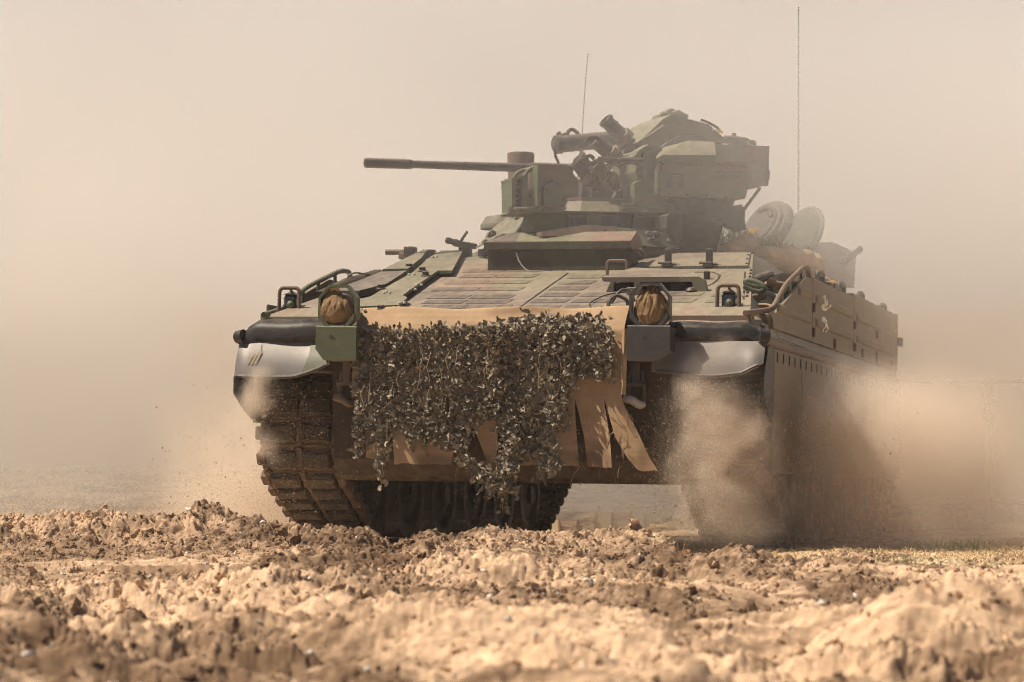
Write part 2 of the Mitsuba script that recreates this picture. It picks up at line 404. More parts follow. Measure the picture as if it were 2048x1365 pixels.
# markings on the mud guards (worn strokes)
def guard_pt(s, x, z):
    t = np.clip((1.272 - z) / .2, 0, 1)
    return np.array([x, (-.012 - GB(t)) - .0045, z])
for (x0, z0, x1, z1, w) in ((-1.545, 1.135, -1.52, 1.185, .012), (-1.522, 1.13, -1.492, 1.195, .012), (-1.498, 1.13, -1.468, 1.205, .012), (-1.535, 1.19, -1.46, 1.215, .008), (-1.475, 1.215, -1.482, 1.255, .005)):
    g = np.array([[guard_pt(-1, x0 + (x1 - x0) * t + w * k, z0 + (z1 - z0) * t) for k in (-.5, .5)] for t in np.linspace(0, 1, 6)])
    veh('unit_mark', grid(g), 'dull_mark', True)

# ---- headlights: bracket box, octagonal guard, lamp
def headlight(xc, s, mat, yf):
    w = .128
    bz = [(xc - w, 1.345), (xc - w, 1.215), (xc - w * .60, 1.150), (xc + w * (.95 if s < 0 else .42), 1.150), (xc + w, 1.150 if s < 0 else 1.19), (xc + w, 1.345)]
    if s > 0: bz = [(xc - w, 1.345), (xc - w, 1.150), (xc + w * .45, 1.150), (xc + w, 1.205), (xc + w, 1.345)]
    veh('light_bracket', prism(bz, yf, yf + .30, 'y'), mat)
    veh('bracket_lip', tube([(xc - w, yf + .012, 1.345), (xc + w, yf + .012, 1.345)], .012, 8), mat, 50)
    veh('bracket_bolt', rod((xc - .03, yf - .004, 1.29), (xc - .03, yf + .01, 1.29), .012), 'dark_steel')
    veh('bracket_bolt', rod((xc - .012, yf - .004, 1.285), (xc - .012, yf + .01, 1.285), .006), 'dark_steel')
    a = .122
    oct_ = [(xc - a, 1.43), (xc - a, 1.53), (xc - a * .5, 1.605), (xc + a * .5, 1.605), (xc + a, 1.53), (xc + a, 1.43)]
    out = Polygon(oct_ + [(xc + a, 1.40), (xc + .06, 1.352), (xc - .06, 1.352), (xc - a, 1.40)])
    veh('light_guard', prism(out.difference(out.buffer(-.014)), yf + .02, yf + .085, 'y'), mat)
    for q in (-1, 1):
        gus = [(xc + q * (a - .012), 1.432), (xc + q * (a - .012), 1.402), (xc + q * .072, 1.350), (xc + q * .045, 1.350), (xc + q * .085, 1.405)]
        veh('guard_gusset', prism(gus, yf + .005, yf + .03, 'y'), mat)
    veh('headlight', along(lathe([(0, 0), (.055, .01), (.085, .06), (.09, .10), (.085, .105), (0, .11)], 20), (xc, yf + .22, 1.47), (xc, yf, 1.47)), 'dark_steel', 40)
headlight(-0.949, -1, 'green_paint', -.19)
headlight(0.972, 1, 'black_paint', -.19)

# ---- tow clevises under the brackets
for xc, mat in ((-0.933, 'rust_metal'), (0.864, 'dark_steel')):
    veh('tow_eye', prism([(xc - .026, 1.16), (xc + .026, 1.16), (xc + .022, 1.02), (xc - .022, 1.02)], -.03, .06, 'y'), mat)
    veh('tow_clevis', tube(bend([(xc - .048, .0, .90), (xc - .048, .0, 1.0), (xc - .036, .0, 1.075), (xc - .034, -.0, 1.09)], 5), .017, 8), mat, 50)
    veh('tow_clevis', tube(bend([(xc + .048, .0, .90), (xc + .048, .0, 1.0), (xc + .036, .0, 1.075), (xc + .034, -.0, 1.09)], 5), .017, 8), mat, 50)
    veh('clevis_pin', rod((xc - .065, -.01, 1.02), (xc + .065, -.01, 1.02), .017), mat, 40)
    veh('clevis_foot', tube(bend([(xc - .07, -.035, .93), (xc - .02, -.045, .925), (xc + .02, -.03, .895), (xc + .05, -.01, .90)], 4), [.022] + [.026] * 8 + [.02], 10), 'bright_steel' if mat == 'dark_steel' else mat, 50)

# ---- indicator lamps with U guards
for xc in (-1.461, 1.332):
    veh('lamp_guard', tube(bend([(xc - .068, .40, 1.475), (xc - .064, .40, 1.63), (xc + .064, .40, 1.63), (xc + .068, .40, 1.475)], 6, .22), .0125, 8), 'rust_metal', 50)
    veh('lamp_guard_foot', tube(bend([(xc - .095, .46, 1.47), (xc - .085, .37, 1.465), (xc + .085, .37, 1.465), (xc + .095, .46, 1.47)], 5, .3), .013, 8), 'rust_metal', 50)
    veh('guard_brace', rod((xc + .0, .42, 1.625), (xc + .02, .55, 1.47), .009), 'rust_metal')
    veh('indicator_lamp', box(xc - .042, xc + .042, .40, .50, 1.475, 1.585, .014), 'glass_dark', 30)
    veh('lamp_cap', hullof([(xc + a, .45 + b, z) for a, b, z in ((-.04, -.05, 1.586), (.04, -.05, 1.586), (.04, .05, 1.586), (-.04, .05, 1.586), (-.012, 0, 1.612), (.012, 0, 1.612))]), 'dark_steel')
    veh('lamp_lens', along(lathe([(0, 0), (.022, 0), (.024, .008), (.012, .016), (0, .018)], 12), (xc + .008, .401, 1.525), (xc + .008, .3, 1.525)), 'green_paint', 40)
    veh('lamp_base', hullof([(xc + a, .43 + b, z) for a, b, z in ((-.1, -.07, 1.405), (.1, -.07, 1.405), (.1, .1, 1.43), (-.1, .1, 1.43), (-.06, -.05, 1.468), (.06, -.05, 1.468), (.06, .08, 1.472), (-.06, .08, 1.472))]), 'rust_metal')
for s in (-1, 1):
    for k, x in enumerate((1.2, 1.33, 1.44, 1.50)):
        veh('fender_bolt', rod((s * x, .12 + .05 * (k % 2), 1.40 + .0103 * (k % 2)), (s * x, .12 + .05 * (k % 2), 1.428 + .0103 * (k % 2)), .011, 8), 'dark_steel')

# ---- glacis: green stepped plate, non-slip strips, grooves, hatch
step = [(-.96, .20), (-.975, .85), (-1.00, 1.535), (-1.10, 2.10), (-1.095, 2.47), (-.89, 2.45), (-.743, 1.576), (-.842, 1.58), (-.779, .60), (-.723, .52), (-.69, .25)]
veh('step_plate', gplate([(-.97, .19), (-.985, .85), (-1.00, 1.535), (-1.07, 2.1), (-1.085, 2.46), (-.925, 2.46), (-.743, 1.576), (-.842, 1.58), (-.779, .60), (-.723, .52), (-.69, .25)], .025, .045), 'green_paint', False, label='pale green stepped plate bolted along the glacis')
veh('plate_bed', gplate([(-.93, .24), (-.95, .85), (-.97, 1.535), (-1.03, 2.1), (-1.04, 2.43), (-.95, 2.43), (-.78, 1.62), (-.87, 1.62), (-.81, .62), (-.75, .5), (-.72, .28)], .001, .024), 'dark_steel', False)
for (x, y) in [(-0.873,0.018),(-0.841,0.031),(-0.869,0.054),(-0.92,0.657),(-0.886,0.671),(-0.918,0.705),(-0.982,1.384),(-0.949,1.393),(-1.044,2.128),(-1.021,2.144),(-0.698,0.276),(-0.669,0.289),(-0.787,0.774),(-0.751,0.782),(-0.797,0.946),(-0.764,0.954),(-0.684,0.117),(-0.654,0.126)]:
    c = np.array([x, y, glz(y) + .045])
    veh('plate_bolt', along(lathe([(0, 0), (.0105, 0), (.0105, .008), (.006, .014), (0, .015)], 8), c, c + GN), 'bright_steel', 30)
for (x, y) in [(-0.752,0.074),(-0.858,1.353),(-0.937,1.539),(-1.077,1.69),(-1.0,0.839)]:
    c = np.array([x, y, glz(y) + .04])
    veh('plate_knob', along(lathe([(0, 0), (.03, 0), (.03, .012), (.022, .015), (.022, .035), (0, .038)], 10), c, c + GN), 'dark_steel', 30)
veh('side_plate', gplate([(-1.30, .75), (-1.12, .75), (-1.02, 1.02), (-1.05, 1.55), (-1.22, 1.52)], .002, .05), 'black_paint', False)
veh('deck_ridge', gplate([(-1.22, 1.56), (-1.05, 1.58), (-1.10, 2.05), (-1.17, 2.42), (-1.20, 2.42)], .002, .06), 'green_paint', False)
NS = [[(.36, -.60, -.335), (.36, -.30, -.05)], [(.55, -.63, -.39), (.55, -.345, -.10)], [(.73, -.65, -.42), (.73, -.375, -.13)], [(1.02, -.71, -.44), (1.02, -.40, -.15)], [(1.29, -.70, -.46), (1.29, -.42, -.17)],
      [(1.55, -.68, -.47), (1.55, -.43, -.19)], [(1.78, -.72, -.47), (1.78, -.43, -.2)]]
for row in NS:
    for (y, a, b) in row:
        veh('non_slip_strip', gplate(Polygon([(a, y), (b, y), (b + .012, y + .115), (a + .012, y + .115)]).buffer(.012), .001, .0032), 'strip_paint', False)
for y in (.34, .56, .79, 1.03, 1.26, 1.50):
    for a in (.10, .36, .62 if y < .5 else .9):
        w = .20
        if y > .85 and a > .3: continue
        veh('non_slip_strip', gplate(Polygon([(a - .03, y), (a + w - .03, y), (a + w - .02, y + .115), (a - .02, y + .115)]).buffer(.012), .001, .0032), 'strip_paint', False)
for y in (.55, .75):
    veh('non_slip_strip', gplate(Polygon([(1.17, y), (1.36, y), (1.36 - .02, y + .1), (1.17, y + .1)]).buffer(.01), .001, .0032), 'strip_paint', False)
def seam(pts, w=.007, name='plate_seam', mat='rubber'):
    veh(name, gplate(LineString(pts).buffer(w), .0008, .0022), mat, False)
seam([(.04, .23), (.015, 1.70)])
seam([(.47, 1.86), (1.20, 1.86)], .012)
seam([(0.84,1.709),(0.987,1.703),(1.059,1.574),(1.078,1.418),(1.078,1.235),(1.05,1.117)])
seam([(1.20, 1.70), (1.38, .66)], .006)
seam([(-.30, 2.2), (-.47, 2.05), (-.47, 1.95), (-.38, 1.9)], .004)
# upper right plate with clamps and rivets
veh('engine_plate', gplate([(.46, 1.88), (1.185, 1.88), (1.10, 2.45), (.52, 2.45)], .002, .014), 'deck_paint', False)
for y, x in ((1.95, 1.165), (2.15, 1.135), (2.32, 1.11)):
    veh('rivet', along(lathe([(0, 0), (.011, 0), (.008, .008), (0, .01)], 8), (x, y, glz(y) + .014), np.array([x, y, glz(y) + .014]) + GN), 'dark_steel')
for k in range(9):
    y = .75 + k * .125; x = 1.385 - .155 * (y - .75)
    veh('rivet', along(lathe([(0, 0), (.010, 0), (.008, .010), (0, .012)], 8), (x, y, glz(y)), np.array([x, y, glz(y)]) + GN), 'dark_steel')
for (x, y) in [(0.642,1.866),(0.921,1.853)]:
    z = float(glz(y)) + .012
    veh('lid_clamp', box(x - .032, x + .032, y + .0, y + .09, z, z + .035, .006), 'dark_steel')
    veh('lid_clamp', box(x - .022, x + .022, y + .05, y + .085, z + .035, z + .125, .005), 'green_paint' if x < .6 else 'dark_steel')
    veh('clamp_wing', tube([(x - .06, y + .03, z + .03), (x + .06, y + .03, z + .02)], .010, 6), 'dark_steel')
# driver's hood
hx0, hx1 = .45, 1.075
hy = .95
hz = float(glz(hy))
hood = Polygon([(hx0 - .03, hz + .092), (hx0 - .02, hz + .068), (hx0 + .005, hz + .068), (hx0 + .03, hz + .065), (hx0, hz), (hx1 + .02, hz), (hx1 + .005, hz + .072), (hx1 - .03, hz + .093)])
win = [Polygon([(hx0 + .045, hz - .01), (hx0 + .05, hz + .062), (hx0 + .18, hz + .062), (hx0 + .18, hz - .01)]), Polygon([(hx0 + .22, hz - .01), (hx0 + .22, hz + .062), (hx1 - .085, hz + .062), (hx1 - .07, hz + .055), (hx1 - .065, hz - .01)])]
veh('driver_hood', prism(hood.difference(win[0]).difference(win[1]), hy, hy + .06, 'y'), 'deck_paint')
veh('hood_roof', hullof([(hx0 - .03, hy, hz + .0925), (hx1 - .03, hy, hz + .0925), (hx0 + .0, hy + .75, glz(hy + .75) + .035), (hx1 - .23, hy + .75, glz(hy + .75) + .02), (hx0 + .05, hy + .1, hz + .07), (hx1 - .05, hy + .1, hz + .07),
                          (hx0 + .0, hy + .75, glz(hy + .75)), (hx1 - .23, hy + .75, glz(hy + .75))]), 'deck_paint', 30)
for a, b in ((hx0 + .0, hx0 + .15), (hx0 + .24, hx0 + .36), (hx0 + .40, hx0 + .55)):
    veh('periscope', hullof([(a, hy + .05, hz), (b, hy + .05, hz), (a + .012, hy + .06, hz + .060), (b - .012, hy + .06, hz + .060), (a, hy + .2, hz), (b, hy + .2, hz), (a, hy + .2, hz + .070), (b, hy + .2, hz + .070)]), 'dark_steel')
veh('hood_step', box(hx0 + .16, hx0 + .25, hy - .13, hy - .07, float(glz(hy - .13)), float(glz(hy - .1)) + .045), 'deck_paint')
veh('hatch_stop', along(lathe([(0, 0), (.035, 0), (.035, .015), (.02, .028), (0, .03)], 12), (1.0, .93, glz(.93)), np.array([1.0, .93, glz(.93)]) + GN), 'dark_steel')
veh('hatch_catch', box(.985, 1.02, 1.40, 1.45, float(glz(1.4)), float(glz(1.4)) + .06), 'dark_steel')
def gtube(pts, r, name, mat, n=7): veh(name, tube(bend([(x, y, float(glz(y)) + h) for x, y, h in pts], 5), r, n), mat, 50)
gtube([(.62, .28, .0), (.62, .30, .06), (.66, .34, .085), (.72, .36, .05), (.73, .36, .0)], .012, 'cable_stub', 'dark_steel')
gtube([(.58, .52, .0), (.62, .60, .07), (.68, .62, .07), (.71, .60, .0)], .010, 'lifting_ring', 'dark_steel')
gtube([(.56, .22, .004), (.45, .45, .012), (.50, .75, .02), (.66, .86, .02)], .004, 'light_wire', 'rubber', 5)
# hinge bars at the top left of the glacis
for x0, x1 in ((-1.50, -1.20), (-.96, -.80)):
    veh('hinge_bar', rod((x0, 2.50, 2.035), (x1 - .10, 2.50, 2.035), .020), 'rust_metal', 40)
    veh('hinge_lug', box(x1 - .16, x1 - .08, 2.46, 2.54, 2.00, 2.07), 'dark_steel')
    veh('hinge_lug', box(x1 - .02, x1 + .06, 2.46, 2.54, 1.99, 2.05), 'dark_steel')
veh('deck_edge', box(-1.40, -.95, 2.47, 2.53, 1.985, 2.03), 'deck_paint')
veh('grip_bar', tube(bend([(-.78, 2.5, 2.0), (-.77, 2.5, 2.085), (-.56, 2.5, 2.10), (-.545, 2.5, 2.0)], 5, .15), .011, 7), 'green_paint', 50)
for pts in ([(-1.36, 1.9, 1.80), (-1.30, 1.9, 1.86), (-1.24, 1.95, 1.89), (-1.20, 2.1, 1.93)], [(-1.50, 1.5, 1.70), (-1.42, 1.5, 1.82), (-1.30, 1.6, 1.80), (-1.25, 1.7, 1.84)]):
    veh('light_wire', tube(bend(pts), .006, 6), 'dark_steel', 50)
veh('rolled_tarp', tube([(-1.45, .95, 1.60), (-1.40, 1.35, 1.70), (-1.33, 1.8, 1.80), (-1.30, 2.0, 1.82)], [.05, .065, .06, .04], 10), 'canvas', 50)
# bow machine gun / spare barrel lying on the deck at the left
bg = np.array([(1.266,0.1,2.103),(1.218,0.1,2.093),(1.171,0.1,2.08),(1.042,0.1,2.068)])
bg = bg + 0
tur('deck_gun', tube([bg[0], bg[0] * .7 + bg[1] * .3, bg[1], bg[1] * .6 + bg[2] * .4, bg[2], bg[3]], [.020, .024, .020, .028, .024, .020], 9), 'dark_steel', 40)
tur('deck_gun_lever', rod(bg[2] + [0, 0, .0], bg[2] + [-.06, 0, .09], .010, 6), 'dark_steel')

# ---- stowage box in front of the turret
bx = [(-0.568,1.833),(0.402,1.826)]
X0, X1 = bx[0][0], bx[1][0]
ZB, ZT = float(glz(1.82)) - .03, 2.035
veh('stowage_box', box(X0, X1, 1.82, 2.10, ZB, ZT - .045), 'box_paint', label='long camouflaged stowage box in front of the turret')
lid = [(X0 - .02, 1.795, ZT - .05), (X1 + .02, 1.795, ZT - .05), (X0 - .02, 1.795, ZT), (X1 + .015, 1.795, ZT), (X0 + .09, 2.08, ZT + .088), (X1 - .005, 2.08, ZT + .088), (X0 - .02, 2.13, ZT - .05), (X1 + .02, 2.13, ZT - .05), (X0 - .02, 2.12, ZT + .03), (X1 + .015, 2.12, ZT + .03)]
veh('box_lip', box(X0 - .021, X1 + .021, 1.790, 1.797, ZT - .052, ZT - .003, .002), 'box_paint')
veh('box_lid', hullof(lid), 'lid_paint', False)
ch = [(X0 + .20, 1.81, ZT - .07), (X0 + .22, 1.805, ZT - .13), (X0 + .27, 1.80, ZT - .19), (X0 + .36, 1.80, ZT - .215), (X0 + .43, 1.80, ZT - .20)]
veh('lid_chain', tube(bend(ch, 4), .005, 6), 'bright_steel', 50)
veh('box_latch', along(lathe([(0, 0), (.02, 0), (.02, .015), (0, .02)], 10), (X0 + .43, 1.82, ZT - .2), (X0 + .43, 1.7, ZT - .2)), 'dark_steel')
veh('box_handle', tube(bend([(X1 + .0, 1.9, ZT - .06), (X1 + .07, 1.9, ZT - .05), (X1 + .075, 1.95, ZT - .10), (X1 + .0, 1.95, ZT - .12)], 5), .011, 8), 'rust_metal', 50)
veh('lashing_eye', tube(bend([(X1 - .10, 1.62, ZB - .02), (X1 - .10, 1.62, ZB + .075), (X1 + .03, 1.62, ZB + .075), (X1 + .03, 1.62, ZB - .02)], 5, .2), .011, 7), 'rust_metal', 50)

# ---- side stowage boxes, bars, emblem
for s in (-1, 1):
    X = 1.62
    segs = [(.32, 1.83), (1.85, 3.76), (3.78, 6.33)]
    for k, (a, b) in enumerate(segs):
        zt = lambda y: 1.465 + (1.775 - 1.465) * np.clip((y - .42) / 1.16, 0, 1) + .012 * max(0, y - 2)
        top = [(y, float(zt(y))) for y in ((b, 1.75, 1.58, .42, a) if k == 0 else (b, a))]
        pl = [(a, 1.368), (b, 1.368)] + top
        veh('side_panel', prism(pl, min(s * X, s * (X - .02)), max(s * X, s * (X - .02)), 'x'), 'side_paint', False)
        for zc in (1.50, 1.655):
            if k == 0 and zc > 1.6: a2 = 1.25
            else: a2 = a + .12
            veh('panel_rib', hullof([(s * (X + .001), y, zc + dz) for y in (a2, b - .1) for dz in (-.03, .03)] + [(s * (X + .016), y, zc + dz) for y in (a2 + .02, b - .12) for dz in (-.016, .016)]), 'side_paint', False)
        veh('panel_top', box(min(s * (X - .32), s * (X - .003)), max(s * (X - .32), s * (X - .003)), max(a, 1.78), b, float(zt(b)) - .03, float(zt(b)) - .004), 'side_paint')
    veh('panel_front', box(min(s * 1.40, s * 1.60), max(s * 1.40, s * 1.60), .30, .33, 1.37, 1.455), 'side_paint')
    veh('box_inner_wall', box(min(s * 1.30, s * 1.32), max(s * 1.30, s * 1.32), 1.9, 6.3, 1.40, 1.79), 'black_paint')
    veh('box_bulkhead', box(min(s * 1.28, s * 1.6), max(s * 1.28, s * 1.6), 1.80, 1.83, 1.40, 1.755), 'black_paint')
    veh('box_rear', box(min(s * 1.30, s * 1.6), max(s * 1.30, s * 1.6), 6.28, 6.31, 1.37, 1.80), 'side_paint')
    q = s * 1.575
    veh('hand_bar', tube(bend([(s * 1.50, .05, 1.44), (q, .45, 1.485), (q, .62, 1.52), (q, 1.03, 1.68), (q, 1.72, 1.845), (q, 1.92, 1.855), (q, 1.97, 1.775)], 6, .3), .017, 9), 'green_paint' if s < 0 else 'rust_metal', 50)
    for (y, z0, z1_) in ((.98, 1.57, 1.655), (1.28, 1.66, 1.735), (1.62, 1.74, 1.82)):
        veh('bar_post', rod((q, y, z0), (q, y, z1_), .013, 8), 'green_paint', 40)
    for y in (2.45, 3.45, 4.45, 5.75):
        veh('top_handle', tube(bend([(q, y - .11, 1.775), (q, y - .10, 1.865), (q, y + .10, 1.87), (q, y + .11, 1.785)], 5, .3), .019, 8), 'dark_steel', 50)
    for k, y in enumerate((2.15, 2.8, 3.0, 3.2, 3.95, 4.15, 4.85, 5.1, 5.35, 6.0)):
        veh('lid_catch', box(q - .03, q + .03, y - .04, y + .04, 1.79, 1.815 + .012 * (k % 3)), 'dark_steel')
    for k, y in enumerate((1.86, 3.77, 5.0)):
        for z in (1.40, 1.56):
            veh('panel_hinge', box(min(s * X, s * (X + .02)), max(s * X, s * (X + .02)), y - .014, y + .014, z, z + .06, .004), 'rust_metal')
    for y in (2.8, 4.2, 5.0, 5.9):
        veh('panel_clip', box(min(s * X, s * (X + .018)), max(s * X, s * (X + .018)), y - .01, y + .01, 1.372, 1.44, .004), 'rust_metal')
veh('corner_block', box(1.60, 1.66, 6.26, 6.36, 1.57, 1.64), 'dark_steel')
veh('yellow_tag', box(1.55, 1.60, 2.93, 3.05, 1.83, 1.85), 'yellow_mark')
veh('tag_clip', box(1.55, 1.59, 2.70, 2.85, 1.84, 1.855), 'bright_steel')
# emblem on the side: two mirrored branching shapes
emb = []
E8 = [[(2.253,1.697),(2.265,1.663),(2.286,1.631)],[(2.361,1.705),(2.358,1.669),(2.345,1.632)],[(2.217,1.638),(2.238,1.617),(2.297,1.599)],[(2.512,1.654),(2.469,1.625),(2.346,1.601)],[(2.286,1.631),(2.306,1.611),(2.327,1.601)],[(2.355,1.632),(2.336,1.613),(2.327,1.601)],[(2.304,1.557),(2.242,1.537),(2.194,1.516)],[(2.304,1.557),(2.388,1.546),(2.439,1.529)],[(2.304,1.556),(2.286,1.525),(2.307,1.497),(2.27,1.473),(2.29,1.458)],[(2.309,1.556),(2.35,1.529),(2.356,1.5),(2.416,1.485),(2.403,1.462)]]
for k, q in enumerate(E8):
    q = [(y / 7, z) for y, z in q]
    g = LineString(q).buffer(.0045, cap_style=2)
    if k in (2, 3, 6, 7): g = g.union(Polygon([(q[0][0] - .002, q[0][1]), (q[0][0] + .004, q[0][1]), (q[1][0] + .007, q[1][1]), (q[2][0] + .003, q[2][1]), (q[2][0] - .004, q[2][1]), (q[1][0] - .006, q[1][1])]).buffer(0))
    for gg in getattr(g, 'geoms', [g]): emb.append(prism([(y * 7, z) for y, z in gg.exterior.coords], 1.6212, 1.6242, 'x'))
em = cat(emb).subdivide_to_size(.03, max_iter=10); ev = np.array(em.vertices)
rib = np.max([np.clip((.030 - np.abs(ev[:, 2] - zc)) / .014, 0, 1) * .0152 for zc in (1.50, 1.655)], axis=0)
ev[:, 0] += rib
veh('emblem', M(ev, em.faces), 'white_mark', False, label='pale emblem of two mirrored branching shapes painted on the side box')

# ---- shoulder fittings on the right: jack tube, clamps, lashing strap
veh('shoulder_tube', rod(*[(1.362,0.75,1.564),(1.433,1.05,1.612)], .026, 10), 'rust_metal', 40)
veh('tube_clamp', box(1.30, 1.42, .70, .78, 1.50, 1.56), 'rust_metal')
veh('tube_clamp', box(1.33, 1.40, .72, .76, 1.42, 1.50), 'dark_steel')
veh('drum', along(lathe([(0, 0), (.055, 0), (.06, .02), (.05, .04), (.05, .10), (0, .10)], 12), (1.49, .62, 1.40), (1.49, .62, 2)), 'dark_steel', 30)
veh('lashing_strap', tube([(1.406,1.3,1.724),(1.454,1.35,1.71),(1.502,1.4,1.703),(1.543,1.45,1.692)], .022, 8), 'roll_cloth', 50)
veh('lashing_strap', tube([(1.434,1.1,1.64),(1.483,1.1,1.626),(1.525,1.1,1.601)], .013, 8), 'white_mark', 50)
veh('lashing_strap', tube([(1.449,0.8,1.537),(1.493,0.8,1.537),(1.534,0.8,1.527)], .012, 8), 'roll_cloth', 50)
for a, b in (((540, 1060), (640, 1180)), ((560, 940), (700, 1110)), ((700, 900), (790, 960))):
    pass
veh('stowed_sheet', solid(np.array([[(1.372,1.75,1.779),(1.443,1.75,1.8),(1.508,1.75,1.792)],[(1.363,1.72,1.748),(1.435,1.72,1.741),(1.499,1.72,1.726)],[(1.403,1.7,1.661),(1.46,1.7,1.668),(1.496,1.7,1.682)]]), .02), 'canvas', 40)

# ================================================================== TRACKS AND WHEELS
SPR, WR, IDL = (.62, .70, .33), (.30, .335), (6.02, .66, .30)
def track_path():
    pts = []
    for a in np.linspace(90, 232, 40): pts.append((SPR[0] + SPR[2] * math.cos(math.radians(a)), SPR[1] + SPR[2] * math.sin(math.radians(a))))
    for a in np.linspace(232, 270, 14): pts.append((1.32 + .315 * math.cos(math.radians(a)), .335 + .315 * math.sin(math.radians(a))))
    for a in np.linspace(270, 305, 10): pts.append((5.35 + .315 * math.cos(math.radians(a)), .335 + .315 * math.sin(math.radians(a))))
    for a in np.linspace(-50, 90, 30): pts.append((IDL[0] + IDL[2] * math.cos(math.radians(a)), IDL[1] + IDL[2] * math.sin(math.radians(a))))
    for t in np.linspace(0, 1, 20)[1:]: pts.append((IDL[0] + (SPR[0] - IDL[0]) * t, .96 + .07 * t - .05 * math.sin(PI * t)))
    p = np.array(pts); d = np.concatenate([[0], np.cumsum(np.linalg.norm(np.diff(p, axis=0), axis=1))])
    return p, d
TP, TD = track_path()
NL = 86; PITCH = TD[-1] / NL
def link_parts(lowpoly=False):
    """a link in its own frame: x across, y along the run, z outwards"""
    h = PITCH * .5
    steel = [box(-.205, .205, -h * .80, h * .80, -.03, .008, .006)]
    steel += [box(sx - .022, sx + .022, -h * 1.02, h * 1.02, -.028, .030, .008) for sx in (-.232, 0., .232)]
    steel += [box(sx - .030, sx + .030, -h * .55, h * .55, -.03, .046, .01) for sx in (-.252, .252)]
    steel += [box(-.21, .21, -h - .012, -h + .012, -.026, .004, .004)]
    pads = [hullof([(sx + a * (.092 if c else .080), b * (h * .66 if c else h * .56), z) for a in (-1, 1) for b in (-1, 1) for c, z in ((1, .009), (1, .048), (0, .060))]) for sx in (-.115, .115)]
    return cat(steel), pads
LS, LP = link_parts()
for s in (-1, 1):
    rest = []
    for k in range(NL):
        dd = (k + .35 + .4 * (s > 0)) * PITCH
        a = np.array([np.interp(dd, TD, TP[:, 0]), np.interp(dd, TD, TP[:, 1])])
        b = np.array([np.interp(dd + .02, TD, TP[:, 0]), np.interp(dd + .02, TD, TP[:, 1])]); c = np.array([np.interp(dd - .02, TD, TP[:, 0]), np.interp(dd - .02, TD, TP[:, 1])])
        t = (b - c) / np.linalg.norm(b - c); n = np.array([-t[1], t[0]]) * -1   # outwards
        if (a - np.array([3.3, .5])) @ n < 0: n = -n
        R = np.array([[1, 0, 0], [0, t[0], n[0]], [0, t[1], n[1]]])
        at = np.array([s * 1.335, *a])
        mk = lambda m: M(m.vertices @ R.T + at, m.faces if np.linalg.det(R) > 0 else m.faces[:, ::-1])
        if 2 <= k <= 17:
            kk = veh('track_link', mk(LS), 'track_steel')
            for p in LP: veh('pad', mk(p), 'track_rubber', parent=kk)
        else:
            rest += [mk(LS)] + [mk(p) for p in LP]
    veh('track_run', cat(rest), 'track_rubber', False, kind='stuff')
    for k in range(6):
        y = 1.32 + k * .806
        w = along(lathe([(0, 0), (.07, 0), (.09, .03), (.20, .05), (.24, .02), (.315, .02), (.315, .15), (.23, .15), (.2, .11), (0, .10)], 26), (s * 1.15, y, .335), (s * 2, y, .335))
        veh('road_wheel', w, 'dark_steel', 30)
        veh('road_wheel', move(w, (s * .20, 0, 0)), 'dark_steel', 30)
    veh('drive_sprocket', along(lathe([(0, 0), (.1, 0), (.12, .04), (.22, .05), (.27, .02), (.29, .02), (.29, .06), (.2, .1), (.2, .26), (.29, .3), (.29, .34), (.22, .33), (0, .34)], 26), (s * 1.16, SPR[0], SPR[1]), (s * 2, SPR[0], SPR[1])), 'dark_steel', 30)
    veh('idler_wheel', along(lathe([(0, 0), (.1, 0), (.12, .04), (.2, .05), (.27, .02), (.27, .34), (0, .34)], 26), (s * 1.16, IDL[0], IDL[1]), (s * 2, IDL[0], IDL[1])), 'dark_steel', 30)

# ================================================================== TURRET  (frame: u along the gun, v to the left side, z up)
def tprism(poly, v0, v1): return prism(poly, v0, v1, 'y') if False else tpr(poly, v0, v1)
def tpr(poly, v0, v1):
    g = poly if isinstance(poly, Polygon) else Polygon(poly)
    m = trimesh.creation.extrude_polygon(g.buffer(0), v1 - v0, engine='earcut')
    v = m.vertices
    # (u, z, depth): v runs to the left side, which faces the camera
    return M(np.stack([v[:, 0], v0 + v[:, 2], v[:, 1]], 1), m.faces[:, ::-1])

veh('turret_ring', move(lathe([(0, 1.96), (.98, 1.96), (1.0, 2.0), (.98, 2.05), (0, 2.05)], 40), (TC[0], TC[1], 0)), 'paint', 40)
def ngon(r, sq, z, k=10, ph=18, cu=0): return [(cu + r * math.cos(math.radians(ph + 360 / k * i)), r * sq * math.sin(math.radians(ph + 360 / k * i)), z) for i in range(k)]
tur('turret_body', hullof(ngon(.93, .92, 2.05) + ngon(.70, .86, 2.385)), 'turret_paint', False)
tur('turret_roof', hullof(ngon(.70, .86, 2.387) + ngon(.70, .86, 2.410)), 'turret_paint', False)
